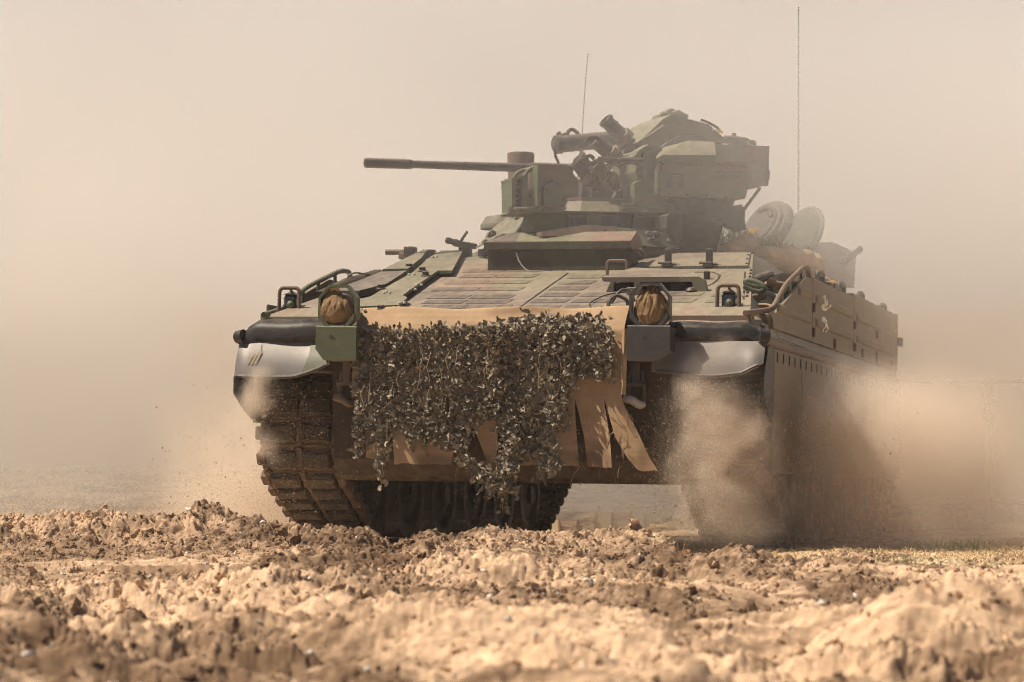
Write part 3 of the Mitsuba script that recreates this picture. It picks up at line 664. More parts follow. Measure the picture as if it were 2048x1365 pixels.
# front-left sloped face with plates (green facets at the photo's left)
f0 = [(1.093,0.3,2.055),(0.944,0.34,2.143),(0.849,0.3,2.253),(0.896,0.2,2.241)]
f1 = [(0.975,0.42,2.135),(0.906,0.5,2.132),(0.77,0.46,2.279),(0.868,0.36,2.247)]
f2 = [(0.93,0.56,2.126),(0.861,0.6,2.126),(0.805,0.56,2.259),(0.813,0.52,2.271)]
for q, m in ((f0, 'turret_paint'), (f1, 'green_paint'), (f2, 'green_paint')):
    q = np.array(q)
    tur('front_plate', hullof(np.vstack([q, q - [0, .12, .02]])), m, False)
tur('lifting_eye', tpr(Polygon([(1.106,2.103),(1.088,2.139),(1.065,2.153),(1.04,2.141),(1.04,2.119),(1.078,2.1)]).difference(LineString([(1.068,2.13), (1.067,2.13)]).buffer(.010)), .44, .48), 'turret_paint', False)
tur('lifting_eye', tpr(Polygon([(1.14,2.051),(1.135,2.078),(1.117,2.085),(1.105,2.075),(1.112,2.052)]), .47, .5), 'turret_paint', False)
tur('smoked_cover', along(lathe([(.16, 0), (.16, .03), (.12, .09), (0, .11)], 20), (0.676,-0.35,2.243), (0.683,-0.35,2.714)), 'turret_paint', 40)
# periscope belt under the roof edge
pw = .80
tur('belt', tpr([(0.9,2.121),(0.865,2.249),(-0.104,2.291),(-0.144,2.156)], .55, .80), 'turret_paint', False)
tur('roof_edge', tpr([(1.019,2.256),(-0.183,2.299),(-0.183,2.284),(0.269,2.277),(1.009,2.241)], .50, .86), 'turret_paint', False)
for q in ([(230, 918), (362, 915), (362, 985), (232, 988)], [(470, 905), (622, 908), (622, 985), (470, 985)], [(730, 910), (880, 912), (880, 1000), (730, 1000)]):
    pass
for q in [[(0.634,2.23),(0.511,2.239),(0.51,2.178),(0.632,2.169)],[(0.408,2.252),(0.263,2.257),(0.263,2.189),(0.407,2.182)],[(0.156,2.258),(-0.003,2.264),(-0.003,2.188),(0.155,2.181)]]:
    tur('vision_block', tpr(q, .79, .812), 'glass_dark', False)
    tur('vision_frame', tpr(Polygon(q).buffer(.014).difference(Polygon(q)), .79, .822), 'turret_paint', False)
tur('belt_post', tpr([(0.513,2.263),(0.419,2.268),(0.418,2.186),(0.512,2.187)], .78, .83), 'turret_paint', False)
# bolted collar
cA = [(0.906,2.109),(0.571,2.173),(0.347,2.171),(0.346,2.11),(0.905,2.076)]
cB = [(0.352,2.169),(0.088,2.155),(-0.066,2.14),(-0.098,2.036),(0.229,2.048),(0.351,2.091)]
def lean(m, z0, k):
    v = m.vertices.copy(); v[:, 1] -= (v[:, 2] - z0) * k
    return M(v, m.faces)
tur('collar_plate', lean(tpr(cA, .84, .93), 2.20, .5), 'rust_metal', False, label='dusty pinkish brown collar plate below the turret')
tur('collar_plate', lean(tpr(cB, .86, .95), 2.14, .5), 'turret_paint', False)
for (u, z) in [(0.115,2.129),(0.11,2.084),(-0.036,2.084),(0.053,2.132),(-0.132,2.084),(0.434,2.129),(0.277,2.129)]:
    vv = .95 - (z - 2.14) * .5
    tur('collar_bolt', along(lathe([(0, 0), (.022, 0), (.022, .006), (.014, .012), (0, .012)], 12), (u, vv - .003, z), (u, vv + .5, z + .25)), 'dark_steel', 30)
tur('collar_hook', tube(bend([(0.095,0.99,2.13),(0.071,0.99,2.135),(0.062,0.99,2.109),(0.081,0.99,2.086),(0.095,0.99,2.103)], 4), .014, 8), 'turret_paint', 50)
tur('collar_base', hullof([(0.864,0.85,2.093),(-0.142,0.85,2.046),(-0.147,0.85,2.032),(0.185,0.85,2.044)] + [(0.725,0.5,2.127),(-0.302,0.5,2.079),(-0.307,0.5,2.065),(0.031,0.5,2.078)]), 'turret_paint', False)
tur('deflector_plate', hullof([(0.269,1.0,2.016),(-0.119,0.9,2.028),(-0.119,0.9,2.014),(0.249,1.0,1.948)] + [(0.138,0.7,2.045),(-0.21,0.7,2.046)]), 'deck_paint', False)
tur('side_pillar', tpr([(-0.003,2.26),(-0.032,2.272),(-0.118,2.27),(-0.121,2.108),(-0.073,2.031),(-0.048,2.131),(-0.005,2.173)], .70, 1.0), 'turret_paint', False)
tur('rear_body', hullof([(-0.123,0.98,2.272),(-0.438,0.98,2.203),(-0.386,0.98,2.029),(-0.077,0.98,2.02)] + [(-0.435,0.3,2.346),(-0.763,0.3,2.275),(-0.709,0.3,2.093),(-0.388,0.3,2.084)]), 'canvas', False)

# ---- gun
ax = np.array([(1.835,0.0,2.621),(1.51,0.0,2.632),(0.592,0.0,2.652)])
gdir = (ax[0] - ax[2]) / np.linalg.norm(ax[0] - ax[2]); gl = np.linalg.norm(ax[0] - ax[2])
brk = np.linalg.norm(ax[1] - ax[2])
tur('gun_barrel', along(lathe([(.0, -.3), (.040, -.3), (.040, .0), (.032, .01), (.031, .25), (.0265, brk + .01), (0, brk + .01)], 22), ax[2], ax[0]), 'dark_steel', 40, label='long thin gun barrel pointing left')
tur('muzzle_brake', along(lathe([(.026, brk - .03), (.030, brk - .02), (.034, brk + .0), (.0345, gl - .012), (.031, gl), (.017, gl), (.015, gl - .05), (0, gl - .06)], 24), ax[2], ax[0]), 'dark_steel', 40)
for k in range(9):
    for a in (-.5, .35):
        c = ax[2] + gdir * (brk + .09 + .028 * k) + np.array([0, .0335 * math.cos(a), .0335 * math.sin(a)])
        tur('brake_port', along(lathe([(0, 0), (.0055, 0), (.0055, .002), (0, .002)], 8), c, c + np.array([0, math.cos(a), math.sin(a)])), 'rubber')
# cradle with arched panel
cr = Polygon([(0.686,2.635),(0.678,2.64),(0.477,2.644),(0.392,2.548),(0.377,2.333),(0.654,2.32),(0.683,2.354)])
tur('gun_cradle', tpr(cr, .02, .36), 'turret_paint', False)
arch = [(0.651,2.358),(0.656,2.443),(0.645,2.483),(0.617,2.509),(0.588,2.518),(0.549,2.506),(0.522,2.476),(0.515,2.441),(0.514,2.365)]
ap = Polygon(arch)
tur('arch_panel', tpr(ap, .36, .385), 'green_paint', False, label='raised arched panel on the gun cradle')
tur('arch_groove', tpr(ap.buffer(.012).difference(ap), .355, .365), 'rubber', False)
tur('arch_disc', tpr(Polygon([(0.538,2.448),(0.541,2.433),(0.549,2.42),(0.561,2.41),(0.576,2.404),(0.592,2.403),(0.607,2.408),(0.62,2.417),(0.627,2.429),(0.631,2.444),(0.628,2.459),(0.62,2.472),(0.608,2.482),(0.593,2.488),(0.576,2.488),(0.561,2.484),(0.549,2.475),(0.541,2.462)]), .385, .392), 'green_paint', False)
tur('arch_sill', tpr([(0.667,2.359),(0.502,2.365),(0.502,2.349),(0.667,2.341)], .35, .40), 'turret_paint', False)
tur('cradle_strip', tpr([(0.706,2.631),(0.688,2.632),(0.684,2.349),(0.702,2.349)], .30, .39), 'green_paint', False)
# frame with radiator grille left of it
fr = np.array([(0.859,2.543),(0.741,2.562),(0.738,2.321),(0.852,2.311)])
gp_ = Polygon(fr)
tur('grille_post', tpr([(0.861,2.529),(0.829,2.54),(0.826,2.312),(0.855,2.308)], .10, .30), 'green_paint', False)
tur('grille_post', tpr([(0.782,2.56),(0.741,2.562),(0.738,2.314),(0.778,2.312)], .10, .30), 'green_paint', False)
tur('grille_head', tpr([(0.865,2.535),(0.745,2.565),(0.745,2.548),(0.865,2.517)], .10, .31), 'green_paint', False)
for (u0, z0), (u1, z1_) in [((0.808,2.519),(0.764,2.527)),((0.808,2.497),(0.764,2.504)),((0.808,2.474),(0.763,2.482)),((0.807,2.452),(0.763,2.459)),((0.806,2.429),(0.763,2.437)),((0.806,2.407),(0.763,2.415)),((0.806,2.385),(0.762,2.392)),((0.806,2.362),(0.762,2.37)),((0.805,2.34),(0.761,2.347))]:
    tur('grille_bar', tpr([(u0, z0 - .007), (u1, z1_ - .007), (u1, z1_ + .007), (u0, z0 + .007)], .16, .24), 'dark_steel', False)
for q in ([(0.805,0.2,2.555),(0.787,0.2,2.583),(0.748,0.2,2.608),(0.699,0.22,2.61),(0.639,0.25,2.613)], [(0.743,0.25,2.565),(0.725,0.25,2.6),(0.696,0.26,2.624),(0.658,0.3,2.629)]):
    tur('cooling_hose', tube(bend(q, 5), .014, 9), 'green_paint', 50)
tur('pivot_rod', rod(*[(0.882,0.32,2.31),(0.658,0.32,2.332)], .018, 9), 'turret_paint', 40)
tur('pivot_nut', rod(*[(0.887,0.32,2.31),(0.86,0.32,2.313)], .026, 6), 'dark_steel', False)
tur('gun_strut', rod(*[(0.683,0.2,2.422),(0.622,0.2,2.525)], .018, 8), 'dark_steel', 40)
tur('gun_strut', rod(*[(0.837,0.34,2.304),(0.817,0.34,2.256)], .026, 8), 'dark_steel', 40)
tur('gun_strut', tpr([(0.775,2.301),(0.699,2.323),(0.671,2.306),(0.785,2.27),(0.869,2.248),(0.86,2.266)], .3, .4), 'green_paint', False)
# bucket shaped sight behind the barrel
b0, b1 = np.array([(0.569,-0.28,2.513),(0.571,-0.28,2.791)])
hgt = np.linalg.norm(b1 - b0)
tur('commander_sight', along(lathe([(0, 0), (.085, 0), (.088, .05), (.094, hgt * .62), (.098, hgt * .95), (.092, hgt), (.0, hgt + .004)], 22), b0, b1), 'turret_paint', 40)
tur('sight_lug', tube(bend([(0.695,-0.25,2.592),(0.688,-0.25,2.565),(0.724,-0.25,2.536),(0.703,-0.25,2.509),(0.645,-0.25,2.505)], 4), .012, 8), 'turret_paint', 50)

# ---- smoke grenade launchers
def launcher(a, b, r, v):
    a, b = np.array(a), np.array(b)
    d = (b - a) / np.linalg.norm(b - a); L = np.linalg.norm(b - a)
    k = tur('smoke_launcher', along(lathe([(0, 0), (r * .8, 0), (r * .8, L * .10), (r, L * .12), (r, L * .9), (r * 1.12, L * .91), (r * 1.12, L * .99), (r * .9, L), (r * .84, L * .94), (0, L * .9)], 20), a, b), 'dark_steel', 40)
    tur('launcher_collar', along(lathe([(r * 1.0, -.02), (r * 1.3, -.015), (r * 1.3, .03), (r * 1.0, .035)], 20), a + d * L * .36, b), 'rust_metal', 40)
    tur('launcher_collar', along(lathe([(r * 1.0, -.02), (r * 1.22, -.015), (r * 1.22, .01), (r * 1.0, .015)], 20), a + d * L * .22, b), 'dark_steel', 40)
for (a, b, r) in [((-0.133,0.15,2.794),(0.103,0.15,3.013),0.05),((0.038,0.32,2.679),(0.257,0.32,2.834),0.05),((0.275,0.42,2.485),(0.436,0.42,2.665),0.046),((0.154,0.5,2.493),(0.32,0.5,2.645),0.05),((-0.222,-0.1,2.895),(-0.06,-0.1,3.002),0.046),((0.16,0.1,2.604),(0.28,0.1,2.744),0.046)]:
    launcher(a, b, r, 0)
tur('launcher_bracket', tpr([(0.249,2.581),(-0.056,2.781),(-0.184,2.871),(-0.196,2.697),(-0.118,2.582),(-0.061,2.387),(0.275,2.361)], -.2, .12), 'dark_steel', False)
for q in [[(0.371,0.42,2.79),(0.337,0.42,2.832),(0.289,0.42,2.844),(0.25,0.42,2.828)],[(0.417,0.5,2.667),(0.36,0.5,2.705),(0.33,0.5,2.68)],[(0.379,0.56,2.636),(0.317,0.56,2.67),(0.297,0.56,2.64)],[(0.239,0.56,2.59),(0.224,0.56,2.555),(0.247,0.56,2.518)]]:
    q = np.array(q)
    tur('launcher_cap_strap', tube(bend(q, 4), .014, 7), 'canvas', 50)
# long launch tube on the far side
t0_, t1_ = np.array([(0.311,-0.3,2.867),(-0.441,-0.3,2.976)])
L = np.linalg.norm(t1_ - t0_)
tur('launch_tube', along(lathe([(0, -.0), (.045, 0), (.068, .015), (.070, .06), (.062, .065), (.060, L), (0, L)], 24), t0_, t1_), 'dark_steel', 40)
for q in [[(0.277,-0.3,2.931),(0.278,-0.3,2.952),(0.258,-0.3,2.953)],[(0.252,-0.3,2.934),(0.222,-0.3,2.95),(0.217,-0.3,2.934)],[(0.202,-0.3,2.935),(0.2,-0.3,2.973),(0.167,-0.3,2.99),(0.127,-0.3,2.968),(0.104,-0.3,2.938)]]:
    tur('tube_fitting', tube(bend(q, 4), .014, 8), 'dark_steel', 50)
tur('tube_fitting', tpr([(-0.263,3.004),(-0.402,3.011),(-0.402,2.994),(-0.264,2.987)], -.34, -.28), 'dark_steel', False)
tur('tube_fitting', tpr([(-0.166,3.053),(-0.186,3.068),(-0.187,3.026),(-0.166,3.025)], -.30, -.28), 'dark_steel', False)
tur('sling_strap', tube([(0.325,-0.24,2.824),(0.318,-0.24,2.778),(0.288,-0.24,2.719)], .010, 6), 'canvas', 50)
# coaxial machine gun
mg = np.array([(0.33,0.58,2.669),(-0.003,0.58,2.67)])
L = np.linalg.norm(mg[1] - mg[0])
tur('machine_gun', along(lathe([(0, 0), (.018, 0), (.021, .03), (.015, .07), (.015, L * .46), (.026, L * .5), (.026, L), (0, L)], 14), mg[0], mg[1]), 'dark_steel', 40)
for k in range(5):
    c = mg[0] + (mg[1] - mg[0]) * (.56 + .085 * k)
    tur('jacket_slot', box(c[0] - .012, c[0] + .012, c[1] + .0245, c[1] + .0275, c[2] - .006, c[2] + .006, .001), 'rubber')

# ---- weapon station on the right
tur('drum_mount', hullof([(0.114,0.52,2.511),(0.027,0.52,2.547),(-0.061,0.52,2.569),(-0.238,0.52,2.493),(-0.27,0.52,2.36),(0.121,0.52,2.318)] + [(-0.155,-0.1,2.585),(-0.245,-0.1,2.622),(-0.336,-0.1,2.646),(-0.52,-0.1,2.567),(-0.552,-0.1,2.429),(-0.148,-0.1,2.386)]), 'turret_paint', False)
dm = [(0.062,0.6,2.515),(-0.026,0.6,2.562),(-0.114,0.6,2.546),(-0.202,0.6,2.43),(-0.232,0.6,2.369),(0.065,0.6,2.354)]
tur('drum_face', hullof(dm + [(u, v - .15, z) for u, v, z in dm]), 'turret_paint', False)
tur('drum_rim', tube([(0.165,0.62,2.31),(0.165,0.62,2.349),(-0.224,0.62,2.362)], .014, 8), 'green_paint', 50)
tur('mount_block', tpr([(0.017,2.745),(-0.012,2.76),(-0.1,2.765),(-0.165,2.784),(-0.135,2.682),(-0.132,2.556),(-0.042,2.569),(0.015,2.53),(0.041,2.6)], .05, .56), 'turret_paint', False)
tur('mount_plate', tpr([(-0.006,2.739),(-0.032,2.743),(-0.034,2.568),(-0.003,2.555)], .55, .585), 'green_paint', False)
tur('mount_plate', tpr([(0.059,2.704),(0.024,2.751),(-0.059,2.8),(-0.086,2.762),(-0.001,2.734),(0.035,2.692)], .45, .585), 'green_paint', False)
ring_o = [(-0.082,2.841),(-0.195,2.911),(-0.298,2.981),(-0.472,3.032),(-0.639,3.002),(-0.766,2.91),(-0.782,2.878)]
ring_i = [(-0.706,2.874),(-0.635,2.888),(-0.539,2.922),(-0.429,2.919),(-0.334,2.876),(-0.255,2.818),(-0.203,2.82),(-0.18,2.837)]
tur('arched_cover', tpr(ring_o + ring_i, -.25, .30), 'turret_paint', False, label='arched cover over the weapon station')
tur('arched_cover', tpr([(-0.103,2.85),(-0.193,2.922),(-0.301,3.025),(-0.37,3.066),(-0.491,3.04),(-0.481,3.028),(-0.316,2.982),(-0.214,2.915)], -.30, .26), 'green_paint', False)
dome = [(-0.252,2.81),(-0.306,2.856),(-0.405,2.904),(-0.516,2.911),(-0.616,2.874),(-0.687,2.859),(-0.688,2.791),(-0.253,2.766)]
tur('dome', tpr(dome, -.2, .34), 'green_paint', False)
c0, c1 = [(-0.447,-0.1,3.077),(-0.503,-0.1,3.11)]
for c in (c0, c1): tur('cover_knob', along(lathe([(0, 0), (.034, .005), (.040, .02), (.040, .16), (0, .17)], 14), np.array(c) - [0, .1, 0], np.array(c) + [0, 1, 0]), 'turret_paint', 40)
tur('cover_ridge', tube([(-0.493,0.0,3.095),(-0.534,0.0,3.109),(-0.601,0.0,3.076)], .03, 9), 'turret_paint', 50)
lf = [(-0.052,0.7,2.68),(-0.1,0.7,2.71),(-0.509,0.7,2.731),(-0.515,0.7,2.682),(-0.101,0.7,2.667),(-0.059,0.7,2.659)]
lt = [(-0.199,0.48,2.791),(-0.401,0.48,2.852),(-0.602,0.48,2.854)]
lb = [(-0.23,0.3,2.787),(-0.705,0.3,2.734),(-0.239,0.3,2.711)]
tur('box_cover', hullof(lf + lt + lb), 'green_paint', False, label='pale green sloped cover on the ammunition box')
mb = [(-0.116,2.674),(-0.537,2.687),(-0.777,2.687),(-0.777,2.508),(-0.758,2.442),(-0.165,2.43),(-0.097,2.435),(-0.104,2.562)]
tur('ammunition_box', tpr(mb, .10, .66), 'turret_paint', False)
tur('box_ledge', tpr([(-0.513,2.69),(-0.748,2.699),(-0.764,2.679),(-0.515,2.677)], .4, .70), 'turret_paint', False)
tur('box_hardware', tpr([(-0.07,2.611),(-0.096,2.617),(-0.093,2.478),(-0.086,2.432),(-0.063,2.437),(-0.069,2.477)], .64, .69), 'green_paint', False)
for q in [[(-0.076,2.647),(-0.098,2.648),(-0.096,2.599),(-0.083,2.598)],[(-0.066,2.477),(-0.091,2.477),(-0.086,2.429),(-0.063,2.434)]]:
    tur('box_hardware', tpr(q, .66, .705), 'dark_steel', False)
pl = [(-0.178,2.593),(-0.285,2.594),(-0.281,2.486),(-0.15,2.484),(-0.154,2.529)]
tur('data_plate', tpr(pl, .655, .665), 'black_paint', False)
for q in [[(-0.19,2.577),(-0.249,2.578),(-0.249,2.575),(-0.19,2.574)],[(-0.194,2.564),(-0.241,2.565),(-0.241,2.563),(-0.194,2.562)],[(-0.198,2.552),(-0.235,2.552),(-0.235,2.55),(-0.198,2.549)],[(-0.19,2.539),(-0.247,2.54),(-0.247,2.538),(-0.19,2.537)],[(-0.194,2.527),(-0.24,2.528),(-0.24,2.525),(-0.194,2.524)],[(-0.198,2.515),(-0.234,2.515),(-0.234,2.512),(-0.198,2.512)],[(-0.19,2.502),(-0.245,2.503),(-0.245,2.5),(-0.19,2.499)],[(-0.194,2.489),(-0.239,2.49),(-0.239,2.487),(-0.194,2.487)]]:
    tur('plate_line', tpr(q, .664, .668), 'dull_mark', False)
tur('long_box', tpr([(-0.65,2.851),(-1.066,2.859),(-1.062,2.577),(-0.904,2.537),(-0.783,2.542),(-0.653,2.654)], -.20, .40), 'turret_paint', False)
for q in [(-0.127,0.665,2.652),(-0.22,0.665,2.655),(-0.318,0.665,2.656),(-0.416,0.665,2.657),(-0.514,0.665,2.66),(-0.653,0.665,2.663),(-0.753,0.665,2.664),(-0.172,0.665,2.445),(-0.31,0.665,2.445),(-0.458,0.665,2.446),(-0.606,0.665,2.447),(-0.745,0.665,2.451)]:
    tur('box_bolt', along(lathe([(0, 0), (.009, 0), (.007, .006), (0, .007)], 8), np.array(q) - [0, .006, 0], np.array(q) + [0, 1, 0]), 'dark_steel', 30)
tur('box_handle', tube(bend([(-0.602,0.65,2.59),(-0.578,0.7,2.597),(-0.677,0.7,2.598),(-0.702,0.65,2.59)], 4), .008, 6), 'dark_steel', 50)
tur('box_seam', tpr([(-0.534,2.621),(-0.774,2.626),(-0.774,2.623),(-0.534,2.617)], .655, .664), 'rubber', False)
tur('long_box_rib', tpr([(-0.926,2.841),(-0.939,2.841),(-0.938,2.595),(-0.925,2.594)], .39, .412), 'turret_paint', False)
tur('power_cable', tube(bend([(-0.064,0.2,2.57),(0.006,0.25,2.506),(0.067,0.3,2.48),(0.105,0.3,2.415),(0.172,0.25,2.38)], 4), .014, 7), 'rubber', 50)
tur('power_cable', tube(bend([(-0.088,0.3,2.67),(-0.008,0.35,2.624),(0.001,0.35,2.57),(-0.051,0.3,2.514)], 4), .011, 7), 'rubber', 50)
tur('long_box_edge', tpr([(-1.057,2.857),(-1.063,2.858),(-1.059,2.572),(-1.053,2.571)], .38, .42), 'dark_steel', False)
tur('box_clip', tpr([(-1.06,2.69),(-1.074,2.691),(-1.082,2.659),(-1.072,2.612),(-1.056,2.616)], .3, .40), 'dark_steel', False)
tr = np.array([(-0.862,0.1,2.929),(-0.944,0.1,2.926),(-1.027,0.1,2.924),(-1.109,0.1,2.906)])
tur('roof_tube', tube(tr, [.03, .035, .03, .015], 10), 'dark_steel', 50)
tur('roof_tube', rod(*[(-0.936,0.1,2.933),(-0.936,0.1,2.978)], .018, 8), 'dark_steel', 40)
tur('roof_hook', tube(bend([(-1.028,0.15,2.9),(-1.044,0.15,2.92),(-1.074,0.15,2.921),(-1.085,0.15,2.897)], 4), .012, 8), 'dark_steel', 50)
tur('cover_strap', tube([(-0.569,0.32,3.029),(-0.624,0.32,3.014),(-0.695,0.32,2.982),(-0.726,0.32,2.951)], .010, 7), 'canvas', 50)
tur('warning_tag', tpr([(-0.698,2.964),(-0.737,2.953),(-0.735,2.938),(-0.694,2.949)], .325, .34), 'yellow_mark', False)
tur('warning_tag', tpr([(-0.656,2.967),(-0.694,2.96),(-0.692,2.951),(-0.654,2.959)], .325, .34), 'white_mark', False)
# canvas bag under the station, flap and strap
def crumple(m, amp, s, seed, ref=.05):
    m = m.copy()
    for _ in range(12):
        if m.edges_unique_length.max() < ref: break
        m = m.subdivide_to_size(ref, max_iter=8)
    v = m.vertices
    d = np.stack([smooth_noise(v + 13 * k, s, seed + k) for k in range(3)], 1)
    return M(v + amp * 2 * d, m.faces)
cb = [(-0.189,0.64,2.43),(-0.683,0.64,2.437),(-0.639,0.64,2.367),(-0.6,0.64,2.239),(-0.423,0.64,2.213),(-0.284,0.64,2.305)]
tur('canvas_bag', crumple(hullof(cb + [(u, .15, z) for u, v, z in cb]), .03, .12, 3), 'canvas', 40)
fl = [(-0.69,0.45,2.359),(-0.75,0.45,2.409),(-0.822,0.45,2.418),(-0.853,0.45,2.383),(-0.874,0.45,2.258),(-0.825,0.45,2.239),(-0.701,0.45,2.282)]
tur('canvas_flap', crumple(hullof(fl + [(u, v - .12, z) for u, v, z in fl]), .03, .1, 9), 'canvas', 40)
tur('bag_strap', tube([(-0.991,0.42,2.551),(-0.926,0.42,2.469),(-0.864,0.42,2.387)], .012, 6), 'canvas', 50)
for q in [[(0.215,2.524),(0.136,2.538),(0.136,2.501),(0.215,2.492)],[(0.215,2.492),(0.145,2.491),(0.134,2.423),(0.214,2.419)]]:
    tur('cradle_block', tpr(q, -.1, .2), 'dark_steel', False)

# ================================================================== REAR OF THE HULL
def lidpart(name, c, n, r, t, mat, chamf=.25):
    c, n = np.array(c), np.array(n, float) / np.linalg.norm(n)
    veh(name, along(lathe([(0, t), (r * .80, t), (r * .82, t * .7), (r * .92, t * .7), (r, t * .35), (r, 0), (0, 0)], 40), c, c + n), mat, 35)
hc = [(0.852,4.7,2.367),(1.048,5.0,2.35)]
lidpart('hatch_lid', hc[0], (-.50, -.62, .42), .235, .10, 'turret_paint')
lidpart('hatch_lid', hc[1], (-.55, -.62, .30), .245, .03, 'green_paint')
c_ = np.array(hc[0]); n_ = np.array((-.50, -.62, .42)); n_ = n_ / np.linalg.norm(n_)
veh('lid_pad', along(lathe([(0, .014), (.150, .014), (.158, 0), (0, 0)], 36), c_ + n_ * .1, c_ + n_ * 2), 'dark_steel', 35)
veh('lid_latch', tube(bend([(0.827,4.35,2.478),(0.872,4.33,2.5),(0.914,4.33,2.488),(0.923,4.3,2.431)], 4), .022, 8), 'turret_paint', 50)
veh('yellow_sticker', hullof(np.vstack([np.array([(0.734,4.36,2.32),(0.756,4.36,2.352),(0.82,4.36,2.354),(0.801,4.36,2.316)]) + d for d in ((0, 0, 0), (.004, .006, -.004))])), 'yellow_mark', False, label='yellow sticker on the open hatch lid')
rb = [(1.017,5.6,2.023),(1.295,5.6,2.03),(1.31,5.6,2.294),(1.197,5.6,2.353),(1.049,5.6,2.354)]
veh('rear_bin', hullof(rb + [(x, y + .5, z) for x, y, z in rb]), 'turret_paint', False)
veh('rear_bin_lid', hullof([(x, y - .02, z) for x, y, z in [(1.188,5.6,2.355),(1.314,5.6,2.3),(1.315,5.6,2.28),(1.184,5.6,2.341)]] + [(x, y + .5, z) for x, y, z in [(1.188,5.6,2.355),(1.314,5.6,2.3),(1.315,5.6,2.28),(1.184,5.6,2.341)]]), 'turret_paint', False)
mz = [(1.282,5.5,2.182),(1.455,5.3,2.272)]
veh('rear_gun_barrel', tube([mz[0], mz[1]], .026, 10), 'dark_steel', 40)
for (x, y, z), (x1, y1, z1_), r0 in ((*[(0.987,5.2,2.378),(0.973,5.2,4.159)], .008), (*[(-0.605,4.6,2.996),(-0.583,4.6,3.74)], .0042)):
    k = veh('antenna', tube(np.array([(x + (x1 - x) * t + (.0 if r0 > .007 else .02 * t * t), y, z + (z1_ - z) * t) for t in np.linspace(0, 1, 10)]), np.linspace(r0, r0 * .7, 10), 6), 'antenna_grey', 50)
    veh('antenna_base', along(lathe([(.03, -.5), (.03, -.1), (.014, .0), (0, .02)], 10), (x, y, z), (x, y, z + 1)), 'dark_steel', 40)
# ================================================================== CLOTH, NET, SACKS, ROLL
def cloth_y(x, z):
    x, z = np.broadcast_arrays(np.asarray(x, float), np.asarray(z, float))
    q = np.stack([x, z * .35, x * 0], -1)
    cr = 1 - np.abs(2 * meshkit.fbm(q * np.array([4, 9, 1]) + 31, 2, 6) - 1)
    return -.075 - .018 * cr - .045 * (meshkit.fbm(q * 5 + 3, 3, 5) - .4) - .04 * np.clip((1.3 - np.asarray(z)) / .8, 0, 1)

def burlap():
    ms = []
    x0, x1 = -.87, .80
    xs = np.linspace(x0, x1, 110)
    rows = []
    for t in np.linspace(0, 1, 14):                      # fold over the deck edge, from the deck to the front
        a = PI * .55 * t
        wob = .012 * np.sin(xs * 9 + 1) + .02 * (meshkit.fbm(np.stack([xs * 4, xs * 0 + t * 2, xs * 0], -1) + 7, 3, 4) - .5)
        y = .20 - .27 * t - .012 * math.sin(PI * t)
        z = 1.452 + .030 * math.sin(PI * min(1, t * 1.5)) - .115 * max(0, (t - .45) / .55) ** 1.6
        rows.append(np.stack([xs, y + wob * .4 + 0 * xs, z + wob * (.3 + t * .6)], -1))
    for z in np.linspace(1.33, .93, 18):
        yy = cloth_y(xs, z)
        f = np.clip((1.33 - z) / .12, 0, 1)
        rows.append(np.stack([xs, yy * f + (1 - f) * (-.075), 0 * xs + z], -1))
    ms.append(grid(np.array(rows)))
    # strips below: (left edge, right edge) top at .93 and bottom, as x
    S = [((-.87, -.60), [(.93, -.80, -.62), (.75, -.77, -.62), (.56, -.76, -.63)], .555),
         ((-.6, -.1), [(.93, -.62, -.13), (.75, -.60, -.20), (.53, -.57, -.23)], .535),
         ((-.2, .1), [(.93, -.13, .07), (.83, -.14, .06), (.70, -.08, .05), (.50, .0, .04)], .52),
         ((.1, .3), [(.93, .07, .515), (.84, .09, .518), (.70, .10, .53), (.53, .12, .55)], .535),
         ((.5, .7), [(.93, .515, .695), (.88, .528, .70), (.70, .575, .735), (.525, .60, .755)], .525),
         ((.7, .9), [(.93, .695, .80), (.88, .71, .82), (.70, .765, .915), (.58, .84, .97), (.505, .90, 1.02)], .51)]
    for k, (_, ed, zb) in enumerate(S):
        ed = np.array(ed)[::-1]
        zz = np.linspace(.93, ed[0, 0], 22)
        l, r = np.interp(zz, ed[:, 0], ed[:, 1]), np.interp(zz, ed[:, 0], ed[:, 2])
        u = np.linspace(0, 1, 26)
        X = l[:, None] * (1 - u) + r[:, None] * u
        rag = .014 * (meshkit.fbm(np.stack([X[-1] * 40, X[-1] * 0, X[-1] * 0], -1), 2, 8) - .4)
        t = np.linspace(0, 1, 22)[:, None]
        Z = zz[:, None] + 0 * X + rag[None] * t ** 6
        Y = cloth_y(X, Z) - .035 * t ** 2 * math.sin(k * 2.1 + .5) - .03 * t * (u[None] - .5) * math.cos(k * 3)
        ms.append(grid(np.stack([X, Y, Z], -1)))
    # loose threads in the slits
    for k in range(60):
        x = rng.choice([.535, .56, .72, .77, -.16, .05, .8]) + rng.normal(0, .02); z = rng.uniform(.52, .85)
        d = rng.normal(0, .03, 3) * [1, .3, 1]
        ms.append(tube([(x, cloth_y(x, z) - .01, z), np.array([x, cloth_y(x, z) - .02, z]) + d, np.array([x, cloth_y(x, z) - .01, z - .04]) + d * 1.6], .0016, 3))
    return cat(ms)
bm = burlap()
put('burlap_sheet', M(hull2world(bm.vertices), bm.faces), 'burlap', True, label='tan burlap sheet with slit hem draped over the front of the vehicle', cat_='burlap sheet')
hem = solid(np.stack([np.stack([np.full(16, x), cloth_y(np.full(16, .80), np.linspace(1.34, .95, 16)) - d, np.linspace(1.34, .95, 16)], -1) for x, d in ((.795, .018), (.812, .03), (.826, .01), (.812, -.005))]), .004)
put('burlap_sheet__folded_edge', M(hull2world(hem.vertices), hem.faces), 'burlap', 40)

